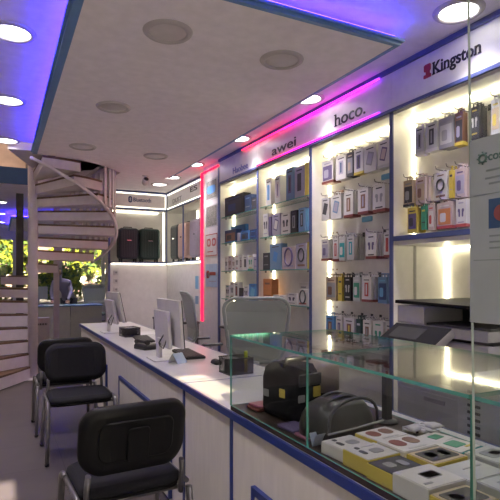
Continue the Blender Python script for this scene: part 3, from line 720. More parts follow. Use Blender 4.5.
for k, (v0, v1, m, lab) in enumerate(((276, 289, M['skyp'], 'sky blue leaflet on the wall left of the red light'), (296, 304, M['dustblue'], 'dusty blue leaflet below the sky blue one by the red light'))):
    y, d = onX(197, KX); q = MB(); q.bb(KX - .003, KX - .0006, y - .07, y + .07, zat(v1, d), zat(v0, d), m); tag(q.build('leaflet'), lab, 'leaflet')
t = thing('security_camera', 'small dome security camera hanging under the ceiling before the suitcases', 'camera', (1.98, 7.5, CZ))
q = MB(); q.lathe([(0, 0), (.05, 0), (.05, -.02), (0, -.02)], M['lgrey']); q.build('mount', t)
q = MB(); q.tube([(0, 0, -.02), (0, 0, -.06)], .014, M['lgrey']); q.build('arm', t)
q = MB(); X = Matrix.Translation((0, 0, -.1)) @ Matrix.Rotation(math.radians(60), 4, 'X'); q.lathe([(0, -.06), (.035, -.06), (.05, -.03), (.05, .05), (.04, .06), (0, .06)], M['lgrey'], X, 20); hd = q.build('camera_head', t)
q = MB(); q.lathe([(0, .061), (.036, .061), (.03, .068), (0, .07)], M['black'], X, 20); q.build('camera_lens', hd)

# ================= counters =================
CX0, CX1, CT = .945, 1.6, .79
def counter(label, y0, y1, panels, splits):
    t = thing('service_counter', label, 'counter', (CX0, y0, 0))
    def P(o): o.location = (-CX0, -y0, 0); return o
    P(bx('counter_top', CX0 - .0, CX1, y0 + .004, y1, CT - .03, CT, M['top'], t))
    P(bx('front_edge', CX0 - .012, CX0 - .0005, y0, y1, CT - .032, CT + .001, M['blue'], t))
    P(bx('back_edge', CX1 + .0005, CX1 + .01, y0, y1, CT - .032, CT + .001, M['blue'], t))
    P(bx('front_panel', CX0 + .01, CX0 + .03, y0 + .004, y1, .0, CT - .031, M['front'], t))
    P(bx('side_panel', CX0 + .031, CX1 - .05, y1 - .02, y1, 0, CT - .031, M['front'], t))
    P(bx('inner_shelf', CX0 + .031, CX1 - .05, y0 + .03, y1 - .021, .3, .32, M['white'], t))
    P(bx('inner_panel', CX1 - .07, CX1 - .051, y0 + .03, y1 - .021, .321, CT - .031, M['white'], t))
    for y in splits: P(bx('joint_strip', CX0 + .002, CX0 + .0095, y - .011, y + .011, 0, CT - .033, M['blue'], t))
    for a, b_ in panels:
        q = MB(); zt = .53
        q.bb(CX0 - .006, CX0 + .0095, a + .03, b_ - .03, .03, zt - .03, M['front']); P(q.build('raised_panel', t))
        q = MB(); q.bb(CX0 - .010, CX0 + .0095, a, b_, zt - .03, zt, M['blue']); q.bb(CX0 - .010, CX0 + .0095, a, a + .03, .03, zt - .03, M['blue']); q.bb(CX0 - .010, CX0 + .0095, b_ - .03, b_, .03, zt - .03, M['blue'])
        P(q.build('panel_border', t))
    P(bx('end_edge', CX0, CX1, y0 - .0, y0 + .0038, CT - .03, CT + .0006, M['blue'], t))
    return t
counter('long white service counter with blue edges carrying the two monitors', 2.74, 6.85, [(2.98, 4.46), (5.05, 6.6)], [2.752])
counter('near white counter with blue edges under the glass display case', .0, 2.735, [(.3, 1.86)], [2.09])
# glass case
GZ0, GZ1, GB = CT + .002, 1.127, 1.5
t = thing('display_case', 'low glass display case standing on the near end of the counter', 'glass case', (CX0, 2.09, GZ0))
def P(o): o.location = (-CX0, -2.09, -GZ0); return o
TRAY = mat('dark_brown_tray', (.045, .03, .025), .45)
P(bx('tray', CX0 + .002, GB, .1, 2.09, GZ0, GZ0 + .02, TRAY, t))
for a, b_ in ((.1, .778), (.782, 1.448), (1.452, 2.083)):
    P(pane('front_pane', CX0 - .001, CX0 + .005, a, b_, GZ0 + .021, GZ1 - .001, t))
    P(pane('top_pane', CX0 - .004, GB + .01, a, b_, GZ1, GZ1 + .009, t))
P(pane('side_pane', CX0 - .001, GB, 2.084, 2.09, GZ0 + .021, GZ1 - .001, t))
P(pane('back_pane', GB - .006, GB, .1, 2.083, GZ0 + .021, GZ1 - .001, t))
# tall glass screen with its poster
t = thing('glass_screen', 'tall clear glass screen standing up beside the display case, poster on it', 'glass panel', (CX0 - .02, .78, GZ0 - .8))
t.location = (CX0 - .02, .78, CT + .001)
q = MB(); i0, i1 = q.mi(M['glass']), q.mi(M['edgelite'])
def yl_at(z): return -.007 + (z - .0) * .0145
vs = []
for x in (-.004, .004):
    vs.append([q.bm.verts.new((x, y, z)) for y, z in ((-.72, 0), (yl_at(0), 0), (yl_at(2.1), 2.1), (-.72, 2.1))])
q.bm.faces.new(vs[0]).material_index = 0; q.bm.faces.new(vs[1]).material_index = 0
for k in range(4): q.bm.faces.new((vs[0][k], vs[0][(k + 1) % 4], vs[1][(k + 1) % 4], vs[1][k])).material_index = 1
# rests on the counter's front strip
q.build('pane', t); t.location.x = CX0 - .0162; t.location.y = .763; t.location.z = CT + .002
q = MB(); q.box((0, -.3, -.001 + .004), (.02, .05, .01), M['chrome']); q.build('foot_clip', t)
def gp(u): return onX(u, CX0 - .024)
POST = mat('pale_grey_green_poster', (.28, .31, .31), .7)
y1 = gp(469.5)[0]; y0 = y1 - .42; dd = gp(470)[1]; z1, z0 = zat(141, dd), zat(322, dd)
t = thing('poster', 'pale grey-green poster with a round emblem stuck on the tall glass screen', 'poster', (CX0 - .0212, (y0 + y1) / 2, (z0 + z1) / 2))
hw, hh = (y1 - y0) / 2, (z1 - z0) / 2
q = MB(); q.bb(-.0012, 0, -hw, hw, -hh, hh, POST); q.build('sheet', t)
INK = mat('poster_dark_green_ink', (.07, .13, .12), .5); LI = mat('poster_grey_ink', (.16, .19, .19), .6)
def lp(u, v): y, d = gp(u); return y - t.location.y, zat(v, d) - t.location.z
yy, zc = lp(482.3, 158.3)
q = MB(); q.tube([(-.002, yy + .0085 * math.cos(a / 16 * 2 * PI), zc + .0085 * math.sin(a / 16 * 2 * PI)) for a in range(16)], .0026, INK, 6, True)
for a in range(8): q.box((-.002, yy + .0125 * math.cos(a / 8 * 2 * PI), zc + .0125 * math.sin(a / 8 * 2 * PI)), (.002, .003, .003), INK)
q.build('emblem', t)
yy, zc = lp(495, 155.5); o = text('lettering', 'cos', .026, INK, t, (-.0014, yy, zc + .001), ROTW, ext=.0006, bold=.0004)
q = MB()
for u, v, w in ((494, 169, .04), (493, 177, .055), (497, 182, .03)):
    yy, zc = lp(u, v); q.bb(-.0018, -.001, yy - w / 2 - .02, yy + .02, zc - .002, zc + .002, LI)
for v in (196.5, 260.5):
    yy, zc = lp(472, v); q.bb(-.0018, -.001, -hw + .01, yy - .003, zc - .0009, zc + .0009, LI)
for v in (236, 242, 248):
    yy, zc = lp(489, v); q.bb(-.0018, -.001, yy - .08, yy, zc - .0018, zc + .0018, LI)
q.build('small_print', t)
yy, zc = lp(488.3, 214); q = MB(); q.bb(-.002, -.001, yy - .11, yy, zc - .031, zc + .031, mat('poster_blue', (.03, .07, .15), .5)); q.slab(.034, .034, .017, [(0, .001), (0, .003)], M['brownred'], Matrix.Translation((0, yy - .03, zc)) @ ROTW.to_4x4(), 6, None, False); q.build('blue_picture', t)

# ---------- goods in the glass case ----------
TZ = GZ0 + .021
def flat_box(label, x, y, rz, w, l, h, side, face, prints, stack=0):
    """w across the counter (X), l along it (Y)"""
    t = thing('product_box', label, 'box', (x, y, TZ + stack), rz, 'boxes in the glass display case')
    q = MB(); q.bb(-w / 2, w / 2, -l / 2, l / 2, 0, h - .002, side, .002); q.build('carton', t)
    q = MB(); q.slab(w - .006, l - .006, .003, [(0, h - .0025), (0, h)], face, Matrix(), 3, None, False); f_ = q.build('lid', t)
    q = MB()
    for (px, py, pw, pl, m, r) in prints: q.slab(pw * w, pl * l, r, [(0, h - .0005), (0, h + .0012)], m, Matrix.Translation((px * w, py * l, 0)), 4, None, False)
    if prints: q.build('printed_picture', t)
buds = [(-.25, .0, .13, .3, M['dark'], .008), (.12, -.05, .34, .32, M['grey'], .012), (-.2, .32, .12, .16, M['dark'], .006), (.15, .33, .4, .05, M['cardg'], .001)]
disc2 = [(-.2, .1, .3, .5, M['brownred'], .02), (.2, .1, .3, .5, M['brownp'], .02), (0, -.36, .5, .08, M['cardg'], .002)]
win = [(0, 0, .8, .7, M['dark'], .006), (-.15, .05, .25, .35, M['grey'], .01), (.2, 0, .2, .4, M['grey'], .01)]
phone = [(.05, .02, .42, .32, M['grey'], .008), (.05, .02, .36, .26, M['dark'], .006), (-.3, -.3, .2, .07, M['grey'], .001)]
CASE = [
 ('white box with grey icons, farthest in the front row of the case', 1.03, 1.335, .08, .13, .115, .04, M['cardw'], M['cardw'], buds[:3]),
 ('yellow-sided white box with an earbud picture in the front row', 1.028, 1.215, .05, .13, .115, .05, M['yellow'], M['cardw'], buds),
 ('yellow box with a dark window in the front row', 1.026, 1.105, .03, .13, .105, .045, M['yellow'], M['dark'], win[1:]),
 ('large white box with a grey phone picture at the front', 1.03, .985, .02, .14, .125, .055, M['cardw'], M['cardw'], phone),
 ('yellow box with a dark blot at the very front of the case', 1.026, .868, .02, .13, .10, .045, M['yellow'], M['tan'], win[:2]),
 ('yellow-edged white box with brown-red discs, far end of the back row', 1.185, 1.345, .1, .15, .11, .045, M['yellow'], M['cardw'], disc2),
 ('white box with two brown discs behind the earbud box', 1.182, 1.222, .06, .15, .12, .05, M['cardw'], M['cardw'], disc2),
 ('yellow-edged box with a dark clear window in the second row', 1.184, 1.1, .04, .145, .105, .05, M['yellow'], M['tan'], win),
 ('silver grey box in the second row beside the phone box', 1.19, .98, .03, .15, .115, .045, M['cardg'], M['cardg'], [(.1, .1, .5, .05, M['grey'], .001)]),
 ('grey box at the near end of the second row', 1.2, .862, .02, .15, .1, .05, M['cardg'], M['cardg'], [(0, 0, .5, .4, M['grey'], .004)]),
 ('teal-sided box in the third row of the case', 1.335, 1.155, .15, .12, .10, .04, M['teal'], M['cardw'], [(0, .1, .5, .5, M['green'], .006), (.2, -.25, .3, .1, M['yellow'], .002)]),
 ('grey box with a dark picture in the third row', 1.345, 1.03, .1, .13, .11, .05, M['cardg'], M['cardg'], [(0, 0, .6, .5, M['grey'], .01), (.05, 0, .3, .26, M['dark'], .01)]),
 ('small pale green-labelled box at the rear of the third row', 1.345, 1.265, .2, .13, .09, .03, M['cardg'], M['cardw'], [(.1, 0, .4, .4, M['green'], .004)]),
]
for c in CASE: flat_box(*c)
q = MB(); t = thing('plastic_bag', 'crumpled clear plastic bag of parts behind the brown-disc boxes', 'bag', (1.40, 1.37, TZ))
for k in range(14):
    a = random.uniform(0, 6.28); q.slab(.07, .05, .01, [(.012, 0), (0, .006), (.014, .014)], M['lgrey'], Matrix.Translation((random.uniform(-.05, .05), random.uniform(-.04, .04), .004 + k * .0022)) @ Matrix.Rotation(a, 4, 'Z') @ Matrix.Rotation(random.uniform(-.25, .25), 4, 'X'), 3)
q.build('bag_folds', t)
t = thing('shelf_post', 'dark round-footed stand post at the back of the glass case', 'stand', (1.40, 1.56, TZ))
q = MB(); q.lathe([(0, 0), (.045, 0), (.045, .008), (.02, .014), (0, .014)], M['dark']); q.build('base', t)
q = MB(); q.bb(-.014, .014, -.014, .014, .0145, .27, M['dark']); q.build('post', t)
# price card
t = thing('price_card', 'small folded pale blue card standing before the grey hump', 'card', (1.005, 1.44, TZ), .1)
q = MB(); q.box((0, .008, .021), (.07, .0015, .045), mat('pale_blue_card', (.45, .5, .58), .4), Matrix.Rotation(.35, 3, 'X')); q.build('front_leaf', t)
q = MB(); q.box((0, .024, .021), (.07, .0015, .045), MATS['pale_blue_card'], Matrix.Rotation(-.35, 3, 'X')); q.build('rear_leaf', t)
# banknote counter
t = thing('banknote_counter', 'black banknote counter with a yellow sticker inside the glass case', 'machine', (1.14, 1.82, TZ), math.radians(10))
X = Matrix.Translation((0, 0, 0)) 
q = MB(); q.slab(.25, .23, .05, [(.03, 0), (.006, .012), (0, .04), (0, .16), (.012, .205), (.045, .225)], M['matblack'], X, 6); q.build('body', t)
q = MB(); q.slab(.13, .25, .03, [(0, 0), (0, .10), (.02, .125)], mat('tan_plastic', (.36, .30, .25), .4), Matrix.Translation((.075, -.0, .11)), 5); q.build('hopper', t)
q = MB(); q.tube([(-.09, -.02, .215), (-.09, -.03, .245), (.04, -.03, .245), (.04, -.02, .215)], .012, M['black'], 8); q.build('handle', t)
for px, pz, w, h, m, n in ((.0, .12, .042, .042, M['yellow'], 'yellow_sticker'), (-.085, .1, .036, .03, M['grey'], 'grey_sticker')):
    for f, rot in ((-1, 0),):
        q = MB(); q.slab(w, h, .004, [(0, 0), (0, .0015)], m, Matrix.Translation((px, -.1155, pz)) @ ROTB.to_4x4(), 3, None, False); q.build(n, t)
q = MB(); q.slab(.2, .05, .008, [(0, 0), (.003, .004)], M['dark'], Matrix.Translation((0, -.1152, .172)) @ ROTB.to_4x4(), 4, None, False); q.build('front_vent', t)
q = MB(); q.slab(.035, .035, .004, [(0, 0), (0, .0015)], M['yellow'], Matrix.Translation((-.1255, -.045, .115)) @ ROTW.to_4x4(), 3, None, False); q.build('yellow_sticker', t)
q = MB(); q.slab(.036, .03, .004, [(0, 0), (0, .0015)], M['grey'], Matrix.Translation((-.1255, .06, .1)) @ ROTW.to_4x4(), 3, None, False); q.build('grey_sticker', t)
# grey padded hump
t = thing('headset_case', 'dark grey ribbed soft case like a hump inside the glass case', 'case', (1.13, 1.53, TZ + .0135), math.radians(10))
GC = mat('grey_soft_case', (.045, .045, .042), .35, bump=.2, scale=30)
q = MB(); q.slab(.29, .21, .09, [(.0, 0), (0, .03), (.012, .07), (.035, .105), (.075, .128)], GC, Matrix(), 8); q.build('shell', t)
for k in range(3):
    q = MB(); pts = [(.13 * math.cos(a / 12 * PI) * (1 - .12 * k), -.085 + .055 * k, .03 + (.105) * math.sin(a / 12 * PI) ** .6) for a in range(13)]
    q.tube(pts, .006, M['dark'], 6); q.build('rib', t)
q = MB(); q.tube([(-.146, -.1, .035), (0, -.107, .035), (.146, -.1, .035)], .004, M['grey'], 6); q.build('zipper', t)
# flat packets at the far end
for x, y, rz, w, l, m, lab, z in ((1.08, 1.975, .05, .17, .1, M['brownred'], 'red flat packet at the far end of the glass case', 0), (1.075, 1.975, .16, .15, .085, mat('rose_packet', (.42, .12, .12), .3), 'rose clear-wrapped packet lying on the red packet', .0125), (1.02, 1.655, .1, .09, .11, M['purple'], 'purple flat packet before the banknote counter', 0), (1.075, 1.545, .05, .20, .085, mat('dusty_pink_packet', (.3, .12, .17), .4), 'dusty pink flat packet under the grey soft case', 0)):
    q = MB(); q.slab(w, l, .008, [(.003, 0), (0, .003), (0, .009), (.003, .012)], m, Matrix()); o = q.build('flat_packet'); tag(o, lab, 'packet', 'flat packets in the case'); o.location = (x, y, TZ + z); o.rotation_euler = (0, 0, rz)

# ---------- things on the counter ----------
def monitor(label, loc, rz, lean, w=.54, h=.34):
    t = thing('monitor', label, 'monitor', loc, rz, 'monitors on the long counter')       # faces +X locally
    R = Matrix.Translation((0, 0, .27)) @ Matrix.Rotation(-lean, 4, 'Y')
    XF = R @ Matrix(((0, 0, 1, 0), (1, 0, 0, 0), (0, 1, 0, 0), (0, 0, 0, 1)))
    q = MB(); q.slab(w, h, .008, [(.004, -.012), (0, -.008), (0, .008)], M['pc'], XF @ Matrix.Translation((0, 0, .065)), 4); pn = q.build('display_housing', t)
    q = MB(); q.slab(w, h, .008, [(0, .0085), (0, .014), (.003, .016)], M['black'], XF @ Matrix.Translation((0, 0, .065)), 4, None, False); q.build('screen', pn)
    q = MB()
    for k in range(6): q.slab(.006, .09, .002, [(0, 0), (0, .001)], M['grey'], XF @ Matrix.Translation((-.02 + k * .012, -.02, .052)) @ Matrix.Rotation(PI, 4, 'Y'), 2, None, False)
    q.build('rear_vent', pn)
    q = MB(); q.slab(.34, .27, .008, [(.004, -.014), (0, -.01), (0, .01), (.004, .014)], M['pc'], Matrix.Translation((-.0, 0, .0)) @ R @ Matrix(((0, 0, 1, 0), (1, 0, 0, 0), (0, 1, 0, 0), (0, 0, 0, 1))) @ Matrix.Translation((.03, -.045, .015)), 4); q.build('rear_display', t)
    q = MB(); q.box((.04, .0, .26), (.03, .08, .07), M['pc']); q.build('hinge_block', t)
    q = MB(); q.box((0, .06, .08), (.025, .075, .15), M['pc'], None, .004); q.build('neck', t)
    q = MB(); q.slab(.2, .24, .02, [(0, 0), (0, .006), (.004, .01)], M['pc'], Matrix.Translation((.02, .02, 0)), 4); q.build('stand_base', t)
    q = MB(); q.tube([(.02, -.02, .2), (-.03, -.04, .13), (-.01, 0, .1), (.0, .03, .12), (.02, .06, .13)], .005, M['black'], 6); q.tube([(.035, -.06, .21), (.0, -.09, .12), (.005, -.03, .085), (.0, .03, .095), (.02, .05, .1)], .004, M['black'], 6); q.build('cable', t)
    return t
pm = onZ(160, 359.5, CT)
monitor('nearer white monitor on the counter, back towards the visitor chairs', (1.07, 3.60, CT), 0, math.radians(4))
monitor('farther white monitor at the end of the counter, tilted back', (1.08, 5.58, CT), math.radians(3), math.radians(12), .5, .33)
def keyboard(label, x, y, rz, m):
    t = thing('keyboard', label, 'keyboard', (x, y, CT), rz, 'keyboards')
    q = MB(); q.slab(.15, .44, .01, [(.002, 0), (0, .004), (0, .014), (.003, .018)], m, Matrix(), 4); q.build('base', t)
    q = MB()
    for i in range(5):
        for j in range(15): q.box((-.052 + i * .026, -.196 + j * .028, .0205), (.021, .023, .005), M['dark'])
    q.build('keys', t)
keyboard('black keyboard before the nearer monitor', 1.32, 3.72, -.06, M['black'])
keyboard('black keyboard nearer the farther monitor', 1.25, 4.80, -.1, M['black'])
def wire_tray(label, x, y, rz, w, l, h):
    t = thing('desk_tray', label, 'desk tray', (x, y, CT), rz, 'black mesh desk trays')
    q = MB(); q.bb(-w / 2, w / 2, -l / 2, l / 2, 0, .006, M['dark']); q.build('tray_bottom', t)
    mm = MATS.get('black_wire_mesh') or mesh_fabric('black_wire_mesh', (.02, .02, .022), .62)
    for x0, x1, y0, y1 in ((-w / 2, -w / 2 + .002, -l / 2, l / 2), (w / 2 - .002, w / 2, -l / 2, l / 2), (-w / 2 + .002, w / 2 - .002, -l / 2, -l / 2 + .002), (-w / 2 + .002, w / 2 - .002, l / 2 - .002, l / 2)):
        q = MB(); q.bb(x0, x1, y0, y1, .006, h, mm); q.build('mesh_wall', t)
    q = MB(); q.tube([(-w / 2, -l / 2, h), (w / 2, -l / 2, h), (w / 2, l / 2, h), (-w / 2, l / 2, h)], .004, M['black'], 6, True); q.build('rim', t)
    q = MB(); q.bb(-w / 2 + .002, w / 2 - .002, -.001, .001, .006, h * .9, M['dark']); q.build('partition', t)
    return t
p_ = onZ(233, 377, CT); wire_tray('black mesh desk tray at the end of the counter beside the glass case', p_.x + .075, 2.89, .05, .17, .15, .10)
wire_tray('black mesh desk tray beside the farther monitor', 1.2, 5.17, .1, .16, .2, .09)
t = thing('highlighter', 'yellow highlighter standing in the mesh tray by the glass case', 'pen', (p_.x + .125, 2.85, CT + .0065))
q = MB(); q.lathe([(0, 0), (.011, 0), (.011, .09), (0, .09)], M['yellow']); q.build('barrel', t); q = MB(); q.lathe([(0, .0902), (.012, .0902), (.012, .13), (.009, .135), (0, .135)], mat('lime_cap', (.55, .65, .04), .4)); q.build('cap', t)
q = MB(); q.lathe([(0, 0), (.005, 0), (.005, .14), (.001, .15), (0, .15)], M['grey']); o = q.build('pen'); o.location = (p_.x + .04, 2.93, CT + .0065); tag(o, 'grey pen standing in the mesh tray by the glass case', 'pen')
p_ = onZ(171.5, 362, CT)
t = thing('tent_card', 'folded blue and white card beside the nearer monitor stand', 'card', (p_.x + .03, p_.y - .04, CT), .5)
for s, m in ((-1, M['skyp']), (1, M['paper'])):
    q = MB(); q.box((0, s * .026, .034), (.10, .002, .085), mat('light_blue_card', (.42, .52, .66), .5) if s < 0 else m, Matrix.Rotation(s * .65, 3, 'X')); q.build('leaf', t)
t = thing('card_reader', 'black desk telephone lying on the counter behind the nearer monitor', 'telephone', (1.12, 4.2, CT), .3)
q = MB(); q.slab(.15, .19, .02, [(0, 0), (0, .03), (.012, .045)], M['black'], Matrix(), 4); q.build('body', t)
q = MB(); q.tube([(-.045, -.09, .06), (-.045, -.05, .065), (-.045, .05, .065), (-.045, .09, .06)], [.022, .014, .014, .022], M['black'], 8); q.build('handset', t)
t.name = 'desk_telephone'
for x, y, rz, w, l, lab in ((1.3, 4.35, .3, .21, .297, 'white paper sheet behind the nearer monitor'), (1.42, 5.35, -.1, .21, .297, 'white paper sheet near the back edge of the counter'), (1.33, 4.06, .1, .10, .14, 'small white note between monitor and keyboard')):
    q = MB(); q.bb(-w / 2, w / 2, -l / 2, l / 2, 0, .003, M['paper']); o = q.build('paper_sheet'); o.location = (x, y, CT); o.rotation_euler.z = rz; tag(o, lab, 'paper')
t = thing('stapler', 'black stapler lying on the counter behind the farther monitor', 'stapler', (1.24, 5.42, CT), .4)
q = MB(); q.slab(.04, .15, .01, [(0, 0), (0, .012)], M['black'], Matrix(), 3); q.build('base', t); q = MB(); q.box((0, .0, .032), (.03, .15, .02), M['black'], Matrix.Rotation(.1, 3, 'X'), .004); q.build('arm', t)
q = MB(); q.slab(.065, .11, .025, [(.01, 0), (0, .008), (.008, .026), (.025, .034)], M['black'], Matrix(), 5); o = q.build('computer_mouse'); o.location = (1.36, 3.24, CT); tag(o, 'black computer mouse near the black keyboard', 'mouse')

# ================= chairs =================
def visitor_chair(label, loc, rz):
    t = thing('visitor_chair', label, 'chair', loc, rz, 'black visitor chairs')        # faces -Y
    lean = Matrix.Rotation(math.radians(-12), 4, 'X')
    cur = lambda c: (c.x, c.y, c.z + .9 * c.x * c.x)
    q = MB(); q.slab(.47, .43, .08, [(.03, 0), (.006, .006), (0, .02), (.004, .036), (.03, .05)], M['blackfab'], Matrix.Translation((0, -.01, .435)), 7); q.build('seat', t)
    q = MB(); q.slab(.45, .41, .07, [(.0, 0), (0, .012)], M['blackshell'], Matrix.Translation((0, -.01, .423)), 6); q.build('seat_pan', t)
    XB = Matrix.Translation((0, .215, .685)) @ lean @ Matrix(((1, 0, 0, 0), (0, 0, -1, 0), (0, 1, 0, 0), (0, 0, 0, 1)))   # local z -> -Y (front)
    cb = lambda c: (c.x, c.y, c.z + .75 * c.x * c.x)
    q = MB(); q.slab(.465, .30, .09, [(.0, .008), (0, .022), (.008, .036), (.035, .046)], M['blackfab'], XB, 8, cb); bk = q.build('backrest', t)
    q = MB(); q.slab(.485, .32, .10, [(.04, -.026), (.010, -.02), (0, -.006), (0, .012), (.01, .014)], M['blackshell'], XB, 8, cb)
    sh = q.build('back_shell', bk)
    q = MB(); q.slab(.34, .19, .05, [(0, -.025), (.006, -.031)], M['blackshell'], XB @ Matrix.Translation((0, .005, 0)), 6, cb); q.slab(.1, .16, .02, [(0, -.03), (.004, -.036)], M['blackshell'], XB @ Matrix.Translation((0, -.01, 0)), 5, cb); q.build('shell_panel', bk)
    for s in (-1, 1):
        x = s * .245
        q = MB(); q.tube([(x + s * .012, -.235, .012), (x + s * .006, -.225, .22), (x, -.215, .385), (x, -.20, .425), (x, -.165, .445), (x, -.1, .447)], .0135, M['greymetal'], 10, False, 1.5); q.cyl((x + s * .012, -.235, 0), .017, .02, M['black'], 12); q.build('leg', t)
        q = MB(); q.tube([(x + s * .012, .27, .012), (x + s * .006, .25, .2), (x, .225, .43)], .0135, M['greymetal'], 10, False, 1.5); q.cyl((x + s * .012, .27, 0), .017, .02, M['black'], 12); q.build('leg', t)
        q = MB(); q.tube([(x, -.1, .447), (x, .1, .447), (x, .2, .445)], .012, M['greymetal'], 10); q.build('side_rail', t)
        q = MB(); q.tube([(s * .215, .195, .40), (s * .215, .212, .5), (s * .21, .222, .56)], .012, M['greymetal'], 10, False, 1.6); q.build('back_support', t)
    for y in (-.12, .17):
        q = MB(); q.tube([(-.243, y, .412), (.243, y, .412)], .010, M['greymetal'], 8); q.build('cross_bar', t)
    return t
visitor_chair('black visitor chair seen from behind, nearest to the counter front', (.53, 2.42, 0), math.radians(30 - 26.6 + 180 + 0))
visitor_chair('black visitor chair facing the viewer beside the long counter', (.57, 4.21, 0), 0)
visitor_chair('black visitor chair standing back to back behind the front-facing one', (.545, 5.02, 0), PI)
def task_chair(label, loc, rz, nm='task_chair'):
    t = thing(nm, label, 'chair', loc, rz, 'grey mesh office chairs')              # faces -Y
    fr = M['lgrey']
    XB = Matrix.Translation((0, .24, .96)) @ Matrix.Rotation(math.radians(-9), 4, 'X') @ Matrix(((1, 0, 0, 0), (0, 0, -1, 0), (0, 1, 0, 0), (0, 0, 0, 1)))
    def cb(c):
        k = 1 + .12 * (c.y / .25); return (c.x * k, c.y, c.z + .9 * c.x * c.x)
    q = MB(); q.slab(.50, .54, .12, [(.018, -.003), (.018, .003)], M['mesh'], XB, 8, cb); bk = q.build('backrest', t)
    w, h, r = .25, .27, .12; pts = []
    for cx, cy, a0 in ((w - r, h - r, 0), (-w + r, h - r, PI / 2), (-w + r, -h + r, PI), (w - r, -h + r, PI * 1.5)):
        for k in range(7):
            a = a0 + k / 6 * PI / 2; v = cb(Vector((cx + r * math.cos(a), cy + r * math.sin(a), 0))); pts.append(XB @ Vector(v))
    q = MB(); q.tube(pts, .014, M['chairframe'], 8, True); q.build('back_frame', bk)
    q = MB(); q.slab(.49, .47, .12, [(.03, 0), (0, .015), (.004, .05), (.035, .07)], M['greyfab'], Matrix.Translation((0, -.01, .44)), 7); q.build('seat', t)
    q = MB(); q.tube([(0, .15, .43), (0, .27, .47), (0, .285, .62), (0, .285, .72)], .022, fr, 8); q.build('back_bracket', t)
    q = MB(); q.tube([(0, 0, .44), (0, 0, .11)], .026, M['dark'], 12); q.build('gas_column', t)
    for s in (-1, 1):
        q = MB(); q.tube([(s * .2, 0, .45), (s * .29, 0, .47), (s * .29, .02, .66)], .013, fr, 8); q.slab(.07, .24, .03, [(.01, 0), (0, .01), (.01, .025)], M['dark'], Matrix.Translation((s * .29, 0, .66)), 5); q.build('armrest', t)
    for k in range(5):
        a = k / 5 * 2 * PI + .3; q = MB(); q.tube([(0, 0, .12), (.28 * math.cos(a), .28 * math.sin(a), .07)], [.026, .016], M['dark'], 8); lg = q.build('base_leg', t)
        q = MB(); q.lathe([(0, -.02), (.026, -.02), (.029, 0), (.026, .02), (0, .02)], M['black'], Matrix.Translation((.28 * math.cos(a), .28 * math.sin(a), .029)) @ Matrix.Rotation(a, 4, 'Z') @ Matrix.Rotation(PI / 2, 4, 'X'), 12); q.build('caster', lg)
    return t
M['chairframe'] = mat('grey_chair_frame', (.36, .40, .40), .4); M['greyfab'] = mat('grey_seat_fabric', (.2, .23, .24), .85, scale=200, bump=.2)
task_chair('grey mesh office chair behind the glass case, back towards the viewer', (1.97, 3.82, 0), math.radians(180 - 26))
task_chair('grey mesh office chair seen edge-on behind the nearer monitor', (2.1, 5.3, 0), math.radians(82))

# ================= printer =================
t = thing('office_printer', 'large white office printer with tilted black control panel in the lit recess', 'printer', (2.70, 2.2, 0))
q = MB(); q.bb(-.34, .3, -.36, .33, .03, .72, M['lgrey'], .01); bd = q.build('cabinet', t)
q = MB(); q.bb(-.34, .3, -.36, .33, .725, 1.02, M['lgrey'], .01); q.build('body', t)
for k in range(3):
    q = MB(); q.bb(-.352, -.3405, -.33, .30, .08 + k * .21, .27 + k * .21, M['cardg'], .003); dr = q.build('paper_drawer', t); q = MB(); q.bb(-.36, -.3525, -.08, .08, .22 + k * .21, .245 + k * .21, M['grey']); q.build('drawer_grip', dr)
q = MB(); q.bb(-.342, -.3405, -.12, -.03, .76, .95, M['dark']); 
q.build('side_vent', t)
q = MB(); q.bb(-.30, .3, -.36, .33, 1.021, 1.04, M['black']); q.bb(-.34, .3, -.36, .33, 1.041, 1.10, M['lgrey'], .005); q.build('scanner', t)
q = MB(); q.bb(-.34, .3, .10, .33, 1.102, 1.215, M['lgrey'], .01); q.build('document_feeder', t)
q = MB(); q.bb(-.32, .3, -.36, .095, 1.102, 1.115, M['dark']); q.bb(.0, .3, -.36, .095, 1.115, 1.2, M['dark']); q.build('feed_tray', t)
q = MB(); q.box((-.02, -.015, 1.232), (.68, .69, .022), M['matblack'], Matrix.Rotation(.02, 3, 'X'), .004); q.build('lid', t)
RT = Matrix.Rotation(math.radians(-32), 3, 'Y')
q = MB(); q.box((-.435, .075, 1.03), (.18, .45, .05), M['lgrey'], RT, .005); cp = q.build('control_panel', t)
q = MB(); q.box(Vector((-.435, .075, 1.03)) + RT @ Vector((0, 0, .027)), (.175, .445, .006), M['matblack'], RT); q.build('panel_face', cp)
q = MB(); q.box(Vector((-.435, .075, 1.03)) + RT @ Vector((0, .05, .0315)), (.11, .24, .003), mat('grey_screen', (.05, .05, .05), .6, spec=.1), RT); q.build('touch_screen', cp)
t = thing('computer_tower', 'white vented computer case on the floor unit beside the printer', 'computer', (2.05, 1.42, 0))
q = MB(); q.bb(-.2, .25, -.2, .2, 0, .62, M['lgrey']); q.build('stand_cabinet', t)
q = MB(); q.bb(-.2, .25, -.2, .18, .622, .96, M['lgrey'], .006); q.build('case', t)
q = MB()
for k in range(8):
    q.bb(-.203, -.2005, .10, .125, .68 + k * .03, .692 + k * .03, M['dark']); q.bb(-.203, -.2005, .06, .085, .68 + k * .03, .692 + k * .03, M['dark'])
q.build('vent_slots', t)

